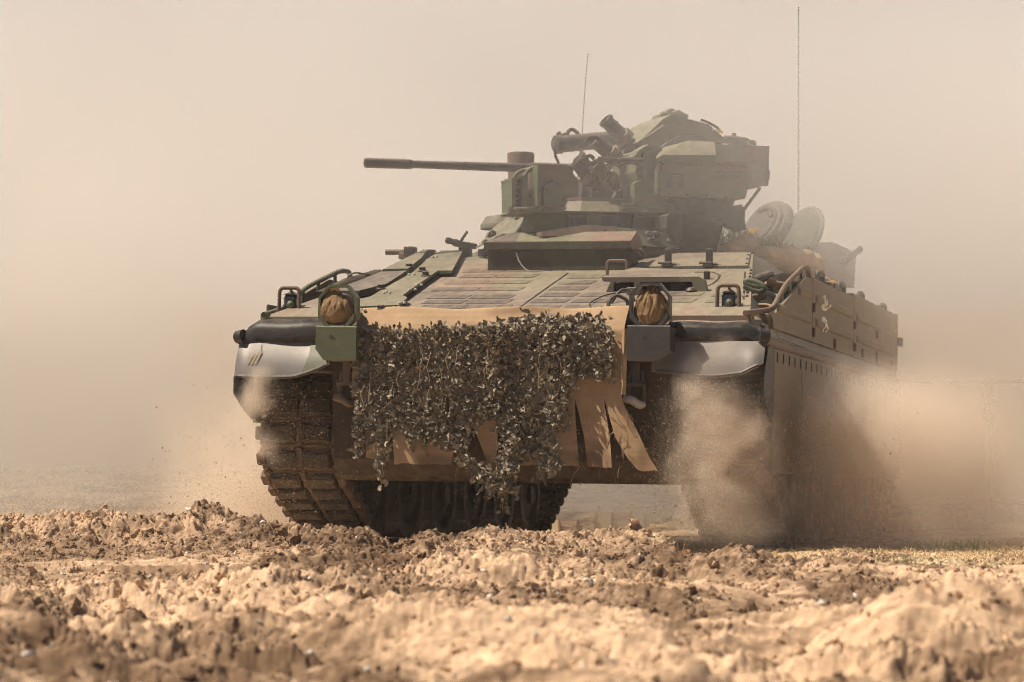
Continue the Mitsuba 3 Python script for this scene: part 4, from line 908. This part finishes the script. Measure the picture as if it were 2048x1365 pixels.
# camouflage net
A_px = [(-0.842,1.35),(-0.004,1.37),(0.09,1.215),(0.063,0.977),(-0.012,0.828),(-0.104,0.798),(-0.133,0.634),(-0.225,0.604),(-0.303,0.648),(-0.381,0.662),(-0.454,0.706),(-0.536,0.78),(-0.612,0.764),(-0.62,0.525),(-0.688,0.458),(-0.716,0.644),(-0.759,0.757),(-0.798,0.643),(-0.844,0.727),(-0.835,0.913),(-0.862,1.215)]
B_px = [(-0.045,1.363),(0.2,1.428),(0.246,1.416),(0.656,1.426),(0.727,1.332),(0.741,1.155),(0.752,1.023),(0.691,1.023),(0.646,1.067),(0.57,1.067),(0.525,1.008),(0.461,0.831),(0.402,0.713),(0.465,0.522),(0.405,0.471),(0.356,0.536),(0.304,0.52),(0.257,0.623),(0.226,0.682),(0.198,0.475),(0.138,0.356),(0.031,0.354),(-0.078,0.427),(-0.189,0.619),(-0.111,0.604),(-0.001,0.487),(0.075,0.503),(0.119,0.651),(0.087,0.769),(0.04,0.828),(-0.009,1.036),(0.019,1.214)]
PA, PB = Polygon(A_px).buffer(0), Polygon(B_px).buffer(0)

def leaf(c, nrm, tang, L, W, curl, bend_, tip=.6):
    """curled leaf shaped flap: 3 x 5 grid"""
    b = np.cross(nrm, tang)
    out = []
    for i, s in enumerate(np.linspace(0, 1, 5)):
        w = W * 1.8 * (s + .06) ** .6 * (1.03 - s) ** tip
        for t in (-1, 0, 1):
            out.append(c + tang * (L * s * math.cos(bend_ * s * .7)) + nrm * (L * s * math.sin(bend_ * s * .7) + curl * W * abs(t) * (1 if s > .1 else .3)) + b * (t * w * .5))
    return np.array(out) + rng.normal(0, .10 * W, (15, 3))
LF = []
for i in range(4):
    for j in range(2):
        a = i * 3 + j
        LF += [[a, a + 3, a + 4], [a, a + 4, a + 1]]
LF = np.array(LF)

def scatter(poly, n):
    x0, y0, x1, y1 = poly.bounds; out = []
    from shapely import contains_xy
    while len(out) < n:
        q = rng.uniform([x0, y0], [x1, y1], (4 * n, 2))
        out += list(q[contains_xy(poly, q[:, 0], q[:, 1])])
    return np.array(out[:n])

leaves = []
def add_leaves(poly, n, L0, depth, tilt, mats):
    for (x, z) in scatter(poly, n):
        edge = np.clip((1.36 - z) / .1, 0, 1)
        fold = .05 * (meshkit.fbm(np.array([[x * 6, z * 1.5, 0]]) + 3, 2, 17)[0] - .5)
        y = float(cloth_y(x, z)) - .018 - rng.random() ** 1.5 * depth - fold * (depth / .04)
        if z > 1.36: y = y + min(.17, (z - 1.36) * 1.9)
        nrm = np.array([rng.normal(0, tilt), -1, rng.normal(.15, tilt)]); nrm /= np.linalg.norm(nrm)
        ta = rng.normal([0, 0, -.5], [1, .3, 1]); ta -= nrm * (ta @ nrm); ta /= np.linalg.norm(ta)
        L = L0 * rng.uniform(.65, 1.3)
        v = leaf(np.array([x, y, z]), nrm, ta, L, L * rng.uniform(.45, .8), rng.uniform(-.1, .7), rng.uniform(-.4, 1.9), rng.choice([.35, .5, .9]))
        leaves.append((y, v, mats[int(rng.integers(len(mats)))]))
add_leaves(PA, 2700, .034, .022, .38, ['net_cloth'] * 5 + ['net_dark'] * 3 + ['net_pale'])
add_leaves(PB, 3300, .036, .070, .65, ['net_cloth'] * 5 + ['net_dark'] * 2 + ['net_pale'] * 2)
# backing mesh of the net: a slightly rumpled sheet with slots left between strips
def backing(poly, off, step):
    from shapely import contains_xy
    x0, z0, x1, z1 = poly.bounds
    xs, zs = np.arange(x0, x1, step), np.arange(z0, z1, step)
    XX, ZZ = np.meshgrid(xs, zs, indexing='ij')
    jit = rng.normal(0, step * .22, XX.shape + (2,))
    X, Z = XX + jit[..., 0], ZZ + jit[..., 1]
    Y = cloth_y(X, Z) - off - .03 * (meshkit.noise(np.stack([X * 9, Z * 5, X * 0], -1), 3) - .5)
    Y = np.where(Z > 1.36, Y + np.minimum(.17, (Z - 1.36) * 1.9), Y)
    i, j = np.meshgrid(np.arange(len(xs) - 1), np.arange(len(zs) - 1), indexing='ij')
    c = contains_xy(poly.buffer(-.012), (XX[:-1, :-1] + step / 2).ravel(), (ZZ[:-1, :-1] + step / 2).ravel()).reshape(i.shape)
    keep = c & (rng.random(i.shape) < .72)
    i, j = i[keep], j[keep]; m = len(zs)
    return M(np.stack([X, Y, Z], -1).reshape(-1, 3), np.stack([i * m + j, (i + 1) * m + j, (i + 1) * m + j + 1, i * m + j + 1], -1))
strands = []
for P_, n_ in ((A_px, 26), (B_px, 34)):
    Pp = np.array(P_)
    for k in range(n_):
        i0 = int(rng.integers(len(Pp) - 1)); f = rng.random(); x, z = Pp[i0] * (1 - f) + Pp[i0 + 1] * f
        if z > .95 and rng.random() < .7: continue
        ln = rng.uniform(.04, .15); pts = [(x + rng.normal(0, .012), float(cloth_y(x, z)) - .03 - .01 * rng.random(), z + .05 - ln * t) for t in (0, .35, .7, 1.0)]
        strands.append(tube(pts, .0022, 4))
        for q in pts[1:]:
            for _ in range(3):
                nr = np.array([rng.normal(0, .8), -1, rng.normal(0, .6)]); nr /= np.linalg.norm(nr); ta = rng.normal(0, 1, 3); ta -= nr * (ta @ nr); ta /= np.linalg.norm(ta)
                leaves.append((q[1], leaf(np.array(q) + rng.normal(0, .008, 3), nr, ta, rng.uniform(.025, .045), rng.uniform(.015, .03), rng.uniform(0, .7), rng.uniform(-.3, 1.8), .5), rng.choice(['net_cloth', 'net_dark', 'net_pale'])))
labels['camouflage_net'] = {'label': 'olive brown camouflage net of leaf shaped flaps hanging over the burlap', 'category': 'camouflage net'}
nb = cat([backing(PA, .014, .022), backing(PB, .03, .022)])
put('camouflage_net__net_mesh', M(hull2world(nb.vertices), nb.faces), 'net_cloth', True)
cords = []
for k in range(26):
    x = rng.uniform(-.85, .7); z = rng.uniform(1.0, 1.34)
    pts = [(x + rng.normal(0, .01), float(cloth_y(x, z - .06 * i)) - .05 - .02 * rng.random(), z - .06 * i) for i in range(int(rng.integers(3, 7)))]
    if PA.union(PB).contains(LineString([(p[0], p[2]) for p in pts])): cords.append(tube(pts, .0022, 4))
cd = cat(cords + strands)
put('camouflage_net__cord', M(hull2world(cd.vertices), cd.faces), 'roll_cloth', 50, kind='stuff')
leaves.sort(key=lambda q: q[0])
for y, v, m in leaves[:300]: put('camouflage_net__leaf', M(hull2world(v), LF), m, True)
for mname in ('net_cloth', 'net_dark', 'net_pale'):
    vs = [v for y, v, m in leaves[300:] if m == mname]
    F = np.vstack([LF + 15 * k for k in range(len(vs))])
    put('camouflage_net__leaf_mass', M(hull2world(np.vstack(vs)), F), mname, True, kind='stuff')

# sacks tied over the headlights
def sack(xc, seed, tall, w, folds, label):
    ico = trimesh.creation.icosphere(5); FA = .06 + 1.4 * max(0, folds - .03)
    v = ico.vertices.copy()
    r = np.hypot(v[:, 0], v[:, 1]); ang = np.arctan2(v[:, 1], v[:, 0])
    top = np.clip(v[:, 2], 0, 1)
    pinch = 1 - .62 * top ** 2.2
    pleat = 1 + folds * top * np.sin(ang * 11 + 2 * v[:, 2]) + .5 * folds * np.sin(ang * 6 + 5 * v[:, 2] + seed)
    crease = (1 - np.abs(np.sin(ang * 4 + 1.6 * v[:, 2] + seed))) ** 2 + .6 * (1 - np.abs(np.sin(ang * 7 - 2.2 * v[:, 2] + 2 * seed))) ** 2
    pleat = pleat - (.10 + 1.5 * folds) * crease * np.clip(.65 + v[:, 2], 0, 1)
    v[:, :2] *= (pinch * pleat)[:, None]
    n1 = meshkit.fbm(v * 2.2 + seed, 3, seed) - .5
    wv = v + .35 * (meshkit.fbm(v * 1.7 + 40, 2, seed + 1) - .5)[:, None]
    n2 = 1 - np.abs(2 * meshkit.noise(wv * np.array([3.6, 3.6, 1.3]) + 9 + seed, seed) - 1)
    n3 = 1 - np.abs(2 * meshkit.noise(wv * np.array([9, 9, 4.0]) + 19 + seed, seed) - 1)
    v *= (1 + .15 * n1 + FA * (n2 ** 2 - .4) + 0.12 * FA * (n3 ** 2 - .4))[:, None]
    v[:, 2] += .16 * top ** 3
    v = v * np.array([w, .085, tall]) + np.array([xc, -.112, 1.462])
    return put('headlight_sack', M(hull2world(v), ico.faces), 'sackcloth', True, label=label, cat_='sack', group='sacks tied over the headlights')
xl, xr = [(-0.981,1.473),(0.972,1.466)][0][0], [(-0.981,1.473),(0.972,1.466)][1][0]
k1 = sack(xl, 3, .108, .112, .03, 'round tan sack with a reddish patch tied over the photo-left headlight')
k2 = sack(xr, 8, .122, .100, .075, 'deeply creased tan sack tied over the headlight at the right')
knot = cat([tube(bend([(xl - .02, -.13, 1.575), (xl, -.15, 1.59), (xl + .03, -.14, 1.572)], 4), .010, 7), tube([(xl - .03, -.15, 1.59), (xl + .0, -.145, 1.582), (xl + .035, -.15, 1.594)], .008, 6)])
put(k1 + '__knot', M(hull2world(knot.vertices), knot.faces), 'burlap', 50)

# burlap roll with grass on the deck edge
def roll():
    ms = []
    a = np.array([(0.776,3.2,2.072),(0.811,3.5,2.117),(0.855,3.7,2.146),(0.892,3.9,2.163),(0.94,4.0,2.139)])
    b = np.array([(1.047,3.2,2.047),(1.075,3.4,2.048),(1.12,3.7,2.056),(1.151,4.0,2.081),(1.201,4.2,2.081),(1.237,4.5,2.055),(1.231,4.7,2.038)])
    for p, r in ((a, .075), (b, .085)):
        t = np.linspace(0, 1, 60); q = np.stack([np.interp(t, np.linspace(0, 1, len(p)), p[:, k]) for k in range(3)], 1)
        rad = r * (.6 + .5 * np.sin(PI * np.clip(t * 1.02, .02, .98)) ** .6) * (1 + .10 * np.sin(t * 42) + .06 * np.sin(t * 17 + 1))
        m = tube(q, rad, 22); v = m.vertices
        ms.append(M(v + .018 * np.stack([smooth_noise(v + 3 * k, .06, 5 + k) for k in range(3)], 1) * 2, m.faces))
    return cat(ms)
rm = roll()
put('burlap_roll', M(hull2world(rm.vertices), rm.faces), 'roll_cloth', True, label='rolled tan burlap lying along the deck edge beside the turret', cat_='burlap roll')
def blades(base, n, hgt, spread, w, lean_=.6, seed=0):
    r = np.random.default_rng(seed); V, F = [], []
    for k in range(n):
        b = base(r); h = hgt * r.uniform(.4, 1.2); d = r.normal(0, spread, 2); ang = r.uniform(0, PI)
        s = np.array([math.cos(ang), math.sin(ang), 0]) * w
        m1 = b + np.array([d[0] * .4, d[1] * .4, h * .6]); t = b + np.array([d[0], d[1], h * (1 - lean_ * min(1, np.hypot(*d) / max(hgt, 1e-6)))])
        o = len(V) * 5
        V.append([b - s, b + s, m1 - s * .8, m1 + s * .8, t]); F += [[o, o + 1, o + 3], [o, o + 3, o + 2], [o + 2, o + 3, o + 4]]
    return M(np.array(V).reshape(-1, 3), F)
gb1 = [(0.707,3.5,2.138),(0.736,3.6,2.186),(0.774,3.7,2.219),(0.828,3.8,2.203)]
gb2 = [(0.974,3.8,2.13),(1.023,3.8,2.145),(1.054,3.9,2.137),(1.047,3.8,2.065)]
def gbase(pts):
    P = np.array(pts)
    return lambda r: hull2world(P[int(r.integers(len(P)))] + r.normal(0, [.045, .06, .025]))
put('grass_garnish', cat([blades(gbase(gb1), 190, .10, .07, .003, .3, 3), blades(gbase(gb2), 190, .10, .07, .003, .3, 4)]), 'grass_green', False, label='bunches of green grass stuck on the burlap roll', cat_='grass', kind='stuff')
put('grass_garnish__straw', cat([blades(gbase(gb1), 130, .10, .09, .003, .4, 13), blades(gbase(gb2), 150, .10, .09, .003, .4, 14)]), 'straw_dry', False, kind='stuff')

# tow cable with its eye on the right shoulder
eye = np.array([(1.456,0.95,1.66),(1.425,0.95,1.663),(1.377,0.95,1.67),(1.339,0.95,1.688),(1.346,0.95,1.701),(1.384,0.95,1.694),(1.439,0.95,1.673),(1.46,0.95,1.646),(1.426,0.95,1.629),(1.377,0.95,1.643),(1.332,0.95,1.67)])
m1 = tube(bend(eye, 4), .022, 9)
sh = np.array([(1.385,0.98,1.696),(1.407,1.05,1.715),(1.418,1.15,1.737),(1.413,1.3,1.765),(1.408,1.45,1.781)])
m2 = tube(sh, [.028, .034, .03, .026, .024], 10)
put('tow_cable', M(hull2world(m2.vertices), m2.faces), 'dark_steel', 50, label='tow cable lying on the right shoulder of the vehicle', cat_='tow cable')
put('tow_cable__cable_eye', M(hull2world(m1.vertices), m1.faces), 'green_paint', 50, label='green painted eye of the tow cable')

# ================================================================== LOOSE SOIL, STONES, GRASS, TWIG
def clods(n, ylo, yhi, rlo, rhi, seed, xlim=.22, sub=1):
    r = np.random.default_rng(seed)
    base = trimesh.creation.icosphere(sub); bv, bf = base.vertices, base.faces
    NZ = [2 * (meshkit.noise(bv * 2.4 + 90 * k, k) - .5) for k in range(64)]
    y = r.uniform(ylo, yhi, n); x = r.uniform(-1, 1, n) * (xlim * y + .2)
    z = ground_z(x, y)
    rad = rlo * (rhi / rlo) ** (r.random(n) ** 2.2)
    V = []
    for k in range(n):
        v = bv * (1 + .75 * NZ[int(r.integers(64))])[:, None] * rad[k] * r.uniform(.6, 1.3, 3) @ trimesh.transformations.random_rotation_matrix(r.random(3))[:3, :3]
        V.append(v + [x[k], y[k], z[k] + rad[k] * .25])
    return M(np.vstack(V), (bf[None] + (np.arange(n) * len(bv))[:, None, None]).reshape(-1, 3))
put('soil_clods', cat([clods(900, 12.9, 15.0, .010, .030, 5), clods(15000, 12.9, 15.0, .0035, .013, 15, sub=0), clods(700, 8.5, 12.9, .010, .030, 6), clods(9000, 8.5, 12.9, .004, .014, 16, sub=0), clods(2500, 5.5, 8.5, .004, .016, 7, sub=0), clods(1500, 15.0, 20, .004, .014, 8, sub=0)]), 'clod_soil', False,
    label='loose crumbs and clods of brown soil scattered over the ground', kind='stuff')
def pebbles(n, seed):
    m = clods(n, 6.0, 14.6, .006, .017, seed)
    return m
put('pebbles', pebbles(280, 21), 'stone_pale', True, label='small pale pebbles scattered in the soil', kind='stuff')

def gpoint(r, xl, xh, yl, yh):
    y = r.uniform(yl, yh); x = r.uniform(xl, xh)
    return np.array([x, y, float(ground_z(np.array([x]), np.array([y]))[0]) - .004])
def field_base(fn_xy, n, seed):
    r = np.random.default_rng(seed)
    P = np.array([fn_xy(r) for _ in range(n)])
    z = ground_z(P[:, 0], P[:, 1]) - .004
    P = np.column_stack([P, z]); it = iter(P)
    return lambda rr: next(it)
def right_field(r):
    y = r.uniform(13.2, 19.5); return (r.uniform(.75 + .25 * max(0, 14.5 - y), .2 * y + .3), y)
def left_field(r):
    y = r.uniform(15.3, 40) ; return (-r.uniform(1.6 + .02 * y, .2 * y + .5), y)
def front_field(r):
    y = r.uniform(9, 14.5); return (r.uniform(-.2, .2) * y, y)
put('dry_grass', cat([blades(field_base(right_field, 11000, 31), 11000, .045, .06, .0028, .5, 31), blades(field_base(left_field, 9000, 32), 9000, .07, .09, .007, .5, 32), blades(field_base(front_field, 420, 33), 420, .05, .04, .0022, .4, 33)]), 'straw_dry', False,
    label='short dry yellow grass and straw on the field', kind='stuff')
def tuft_base(cx, cy, sx, sy):
    return lambda r: gpoint(r, cx - sx, cx + sx, cy - sy, cy + sy)
tx, ty = (2.676,17.0)
put('grass_tuft', cat([blades(tuft_base(tx, ty, .28, .25), 170, .10, .05, .003, .3, 41)]), 'grass_green', False, label='tuft of green grass standing at the right edge of the bare ground', cat_='grass tuft')
tx2, ty2 = (1.697,12.2)
put('grass_tuft', blades(tuft_base(tx2, ty2, .10, .10), 60, .07, .04, .002, .3, 42), 'grass_green', False, label='small low green grass tuft in front of the ridge at the right', cat_='grass tuft')
tx3, ty3 = (-1.24,12.0)
put('grass_tuft', blades(tuft_base(tx3, ty3, .12, .15), 26, .09, .04, .002, .3, 43), 'grass_green', False, label='few thin green blades below the left soil ridge', cat_='grass tuft')
tw = np.array([(0.957,13.3,-0.108),(1.102,13.3,-0.103),(1.247,13.3,-0.094),(1.356,13.3,-0.067),(1.421,13.3,-0.05)])
twz = ground_z(tw[:, 0], tw[:, 1])
tw[:, 2] = np.maximum(twz + .012, tw[:, 2] * 0 + twz + .015)
put('fallen_twig', tube(bend(tw, 4), np.concatenate([[.003], np.full(len(bend(tw, 4)) - 2, .007), [.009]]), 7), 'wood', 50, label='thin bent brown twig lying on the ground right of the ridge', cat_='twig')
rt = np.array([(0.816,14.2,0.11),(0.867,14.2,0.046),(0.898,14.2,0.007),(0.932,14.2,-0.019)])
for k, (dx, ln) in enumerate(((0, 1), (.02, .7))):
    pass
put('root', cat([tube(rt, [.004, .008, .007, .004], 6), tube([rt[1], rt[1] + [.02, .0, .03], rt[1] + [.025, 0, .06]], .003, 5)]), 'wood', 50, label='dark root sticking out of the right end of the soil ridge', cat_='root')

# ================================================================== FENCE BEHIND THE DUST
def tubular_fence(xa, xb, Y, ztop, z0, label):
    root = key('tubular_fence'); labels[root] = {'label': label, 'category': 'fence', 'group': 'fence panels behind the dust'}
    put(root + '__frame', cat([rod((xa, Y, z0), (xa, Y, ztop), .021, 8), rod((xb, Y, z0), (xb, Y, ztop), .021, 8), rod((xa, Y, ztop), (xb, Y, ztop), .021, 8), rod((xa, Y, z0 + .15), (xb, Y, z0 + .15), .021, 8)]), 'galvanised', 40)
    put(root + '__foot', box(xa - .12, xa + .12, Y - .3, Y + .3, z0 - .05, z0 + .1), 'stone_pale')
FY = 27.0
fz = 1.466
fxa, fxb = [(4.669,1.466),(4.723,1.466)][0][0], [(4.669,1.466),(4.723,1.466)][1][0]
gz0 = float(ground_z(np.array([fxa]), np.array([FY]))[0])
tubular_fence(fxa - 2.2, fxa, FY, fz, gz0, 'pale tubular fence panel with a white sign seen through the dust')
tubular_fence(fxb, fxb + 3.4, FY, fz, gz0, 'rightmost pale tubular fence panel cut by the photo edge')
cpz = 1.112
put('tubular_fence__clamp', box(fxa - .03, fxb + .03, FY - .04, FY + .04, cpz - .03, cpz + .03), 'galvanised')
sg = [(4.536,1.346),(4.629,1.282)]
put('fence_sign', box(sg[0][0], sg[1][0], FY - .05, FY - .035, sg[1][1], sg[0][1], .002), 'sign_white', label='small blank white sign on the tubular fence', cat_='sign')

# ================================================================== DUST
def sm(a, b, x):
    t = np.clip((x - a) / (b - a), 0, 1); return t * t * (3 - 2 * t)
def cloud_density(W):
    """extinction per metre of the drifting dust at world points W (..., 3)"""
    q = world2hull(W.reshape(-1, 3)).reshape(W.shape)
    x, y, z = W[..., 0], W[..., 1], W[..., 2]
    ly, lx = q[..., 1], q[..., 0]
    n = meshkit.fbm(W * np.array([.42, .35, .5]) + 20, 4, 3)
    n2 = meshkit.fbm(W * np.array([.20, .16, .25]) + 50, 3, 9)
    near = (sm(.3, 2.4, ly) * (.03 + .130 * sm(1.6, 2.3, z)) + .11 * sm(2.2, 5.0, ly)) * sm(4.2, 3.3, z)
    far = .36 * sm(5.5, 9.0, ly)
    thin_left = 1 - .96 * sm(-1.5, -3.2, x) * sm(2.2, .8, z) * sm(48, 34, y)
    thin_right = 1 - .76 * sm(3.0, 5.2, x) * sm(36, 30, y)
    d = (near + far * thin_left * thin_right) * (.06 + 3.6 * np.clip(n - .27, 0, 1)) * (.5 + 1.0 * n2)
    under = (np.abs(lx) < 1.62) & (ly > .1) & (ly < 6.5) & (z < 1.15)
    return np.minimum(.0012 + d * np.where(under, .1, 1.0), .42)

GX, GY, GZ = (-44, 44), (-7.5, 91.5), (-1.4, 7.2)
def volume(density, bx, by, bz, shape):
    nx, ny, nz = shape
    c = lambda b, n: b[0] + (np.arange(n) + .5) / n * (b[1] - b[0])
    Zg, Yg, Xg = np.meshgrid(c(bz, nz), c(by, ny), c(bx, nx), indexing='ij')
    d = density(np.stack([Xg, Yg, Zg], -1)).astype(np.float32)
    return {'type': 'gridvolume', 'grid': mi.VolumeGrid(np.ascontiguousarray(d[..., None])), 'to_world': T().translate([bx[0], by[0], bz[0]]).scale([bx[1] - bx[0], by[1] - by[0], bz[1] - bz[0]])}
ALB = {'type': 'rgb', 'value': [.866, .864, .860]}
scene['dust_air'] = {'type': 'heterogeneous', 'albedo': ALB, 'sigma_t': volume(cloud_density, GX, GY, GZ, (176, 248, 26)), 'scale': 1.0}
half = lambda b: ((b[0] + b[1]) / 2, (b[1] - b[0]) / 2)
def cube(bx, by, bz): return T().translate([half(bx)[0], half(by)[0], half(bz)[0]]).scale([half(bx)[1], half(by)[1], half(bz)[1]])
scene['haze'] = {'type': 'cube', 'to_world': cube((-43.9, 43.9), (-7.4, 91.4), (-1.3, 7.1)), 'bsdf': {'type': 'null'}, 'interior': {'type': 'ref', 'id': 'dust_air'}}
labels['haze'] = {'label': 'beige dust cloud filling the air behind the vehicle', 'kind': 'stuff'}

def seg(q, a, b, r0, r1):
    """soft tube of dust from a to b with radii r0, r1 (vehicle frame)"""
    a, b = np.array(a), np.array(b); d = b - a
    t = np.clip(((q - a) @ d) / (d @ d), 0, 1)
    dist = np.linalg.norm(q - a - t[..., None] * d, axis=-1)
    return np.exp(-(dist / (r0 + (r1 - r0) * t)) ** 2)
PXb, PYb, PZb = (-2.6, 4.4), (15.35, 23.4), (-.25, 1.75)
def plume_density(W):
    q = world2hull(W.reshape(-1, 3)).reshape(W.shape)
    n0 = meshkit.fbm(W * 2.6 + 5, 4, 13)
    wv = np.stack([meshkit.fbm(W * 4 + 31 * k, 3, 50 + k) - .5 for k in range(3)], -1)
    qq = q + .30 * wv
    n = meshkit.fbm((W + .15 * wv) * 6 + 9, 4, 15)
    cut = np.clip((n - .36) * 4.2, 0, 1.6)
    # streams pouring off the two mud guards
    d = 16.0 * seg(qq, (1.24, -.17, 1.03), (1.26, -.16, .86), .06, .09) * cut
    d += 11.0 * seg(qq, (1.30, -.15, .90), (1.45, -.12, .74), .055, .09) * cut
    d += 9.0 * seg(qq, (1.20, -.17, 1.0), (1.17, -.10, .35), .035, .05) * np.minimum(cut + .25, 1.2)
    d += 4.5 * seg(qq, (1.34, -.14, 1.0), (1.36, -.05, .25), .13, .20) * (.15 + cut) * sm(-.1, .5, q[..., 2])
    d += 4.5 * seg(qq, (1.44, -.10, 1.0), (1.52, .05, .30), .09, .20) * (.1 + cut)
    d += 8.0 * seg(qq, (1.46, -.12, .60), (1.24, -.08, .44), .045, .06) * cut
    d += 16.0 * seg(qq, (-1.43, -.17, 1.02), (-1.45, -.16, .88), .06, .075) * cut
    d += 10.0 * seg(qq, (-1.46, -.16, .88), (-1.40, -.12, .64), .05, .06) * cut
    d += 7.0 * seg(qq, (-1.40, -.12, .64), (-1.32, -.06, .52), .035, .04) * cut
    # cloud rolling along the right side
    side = sm(1.64, 1.95, q[..., 0]) * sm(3.1, 1.9, q[..., 0]) ** 1.3
    d += 3.0 * (.15 + .9 * cut) * side * sm(.2, 1.4, q[..., 1]) * sm(1.3, .85, q[..., 2]) * (.12 + .88 * sm(.40, .85, q[..., 2]))
    d += .22 * (.4 + n0) * sm(.9, 1.6, q[..., 0]) * sm(3.4, 2.2, q[..., 0]) * sm(.1, .9, q[..., 1]) * sm(1.1, .2, q[..., 2])
    # puff beside the left track and dust under the belly
    lf = sm(-1.58, -1.8, q[..., 0]) * sm(-2.6, -1.9, q[..., 0])
    d += 2.4 * (.3 + cut) * lf * sm(.0, .9, q[..., 1]) * sm(1.15, .3, q[..., 2])
    d += 4.6 * (.35 + n0) * sm(1.62, 1.72, q[..., 0]) * sm(2.7, 2.0, q[..., 0]) * sm(.5, 1.4, q[..., 1]) * sm(1.15, .75, q[..., 2])
    inside = (np.abs(q[..., 0]) < 1.03) & (q[..., 1] > .2) & (q[..., 2] > .45)
    d = np.where(inside, 0, d) * (1 - .9 * (np.abs(q[..., 0]) < .98) * (q[..., 1] < .6))
    fade = sm(PXb[0], PXb[0] + .4, W[..., 0]) * sm(PXb[1], PXb[1] - 1.3, W[..., 0]) * sm(PYb[1], PYb[1] - 1.2, W[..., 1]) * sm(PYb[0], PYb[0] + .12, W[..., 1]) * sm(PZb[1], PZb[1] - .35, W[..., 2])
    return np.minimum(d * fade + cloud_density(W), 8.0)
scene['plume_air'] = {'type': 'heterogeneous', 'albedo': {'type': 'rgb', 'value': [.900, .820, .720]}, 'sigma_t': volume(plume_density, PXb, PYb, PZb, (150, 160, 48)), 'scale': 1.0}
scene['dust_plume'] = {'type': 'cube', 'to_world': cube((PXb[0] + .01, PXb[1] - .01), (PYb[0] + .01, PYb[1] - .01), (PZb[0] + .01, PZb[1] - .01)), 'bsdf': {'type': 'null'}, 'interior': {'type': 'ref', 'id': 'plume_air'}, 'exterior': {'type': 'ref', 'id': 'dust_air'}}
labels['dust_plume'] = {'label': 'thick tan dust pouring from the tracks and rolling along the right side', 'kind': 'stuff'}

# grains thrown up by the tracks
def grains():
    r = np.random.default_rng(99); P = []
    def blob(n, lo, hi): P.append(r.uniform(lo, hi, (n, 3)))
    def stream(n, a, b, s0, s1):
        t = r.random(n)[:, None]; P.append(np.array(a) * (1 - t) + np.array(b) * t + r.normal(0, 1, (n, 3)) * (s0 + (s1 - s0) * t) * [1, .6, .8])
    stream(6000, (1.28, -.1, 1.02), (1.24, .05, .15), .06, .14)
    stream(9000, (1.38, .05, 1.0), (1.32, .1, .1), .12, .22)
    stream(6000, (1.50, .2, .8), (1.55, .4, .1), .15, .25)
    stream(3500, (1.15, -.05, .95), (1.05, 0, .35), .10, .14)
    stream(5000, (1.75, .6, .8), (1.9, .9, .1), .20, .3)
    stream(1800, (-1.40, -.02, 1.0), (-1.25, .15, .3), .10, .14)
    stream(1200, (-1.25, -.02, 1.0), (-1.1, .15, .3), .10, .14)
    stream(900, (-1.75, .1, .8), (-1.9, .2, .1), .15, .2)
    stream(500, (0, .0, .45), (.4, .1, .1), .5, .5)
    p = np.vstack(P); p = p[(p[:, 2] > .02) & (p[:, 2] < 1.06)]
    w = hull2world(p); n = len(w)
    sz = .0012 * np.exp(r.normal(0, .45, n))[:, None, None]
    tet = np.array([[1, 1, 1], [1, -1, -1], [-1, 1, -1], [-1, -1, 1.0]])
    V = w[:, None] + tet[None] * sz * r.uniform(.6, 1.4, (n, 1, 3))
    F = np.array([[0, 1, 2], [0, 3, 1], [0, 2, 3], [1, 3, 2]])[None] + (np.arange(n) * 4)[:, None, None]
    return M(V.reshape(-1, 3), F.reshape(-1, 3))
put('dirt_spray', grains(), 'grain', False, label='spray of tiny dirt grains flying around both tracks', kind='stuff')
def flying():
    r = np.random.default_rng(5); ico = trimesh.creation.icosphere(0); V, F = [], []
    for k in range(90):
        s = r.choice([-1, 1], p=[.35, .65])
        c = hull2world(np.array([s * r.uniform(1.0, 2.2), r.uniform(-.2, .6), r.uniform(.1, 1.0)]))
        F.append(ico.faces + 12 * k); V.append(ico.vertices * r.uniform(.0025, .007) * r.uniform(.5, 1.5, 3) + c)
    return M(np.vstack(V), np.vstack(F))
put('flying_crumbs', flying(), 'clod_soil', True, label='few larger soil crumbs flying beside the tracks', kind='stuff')
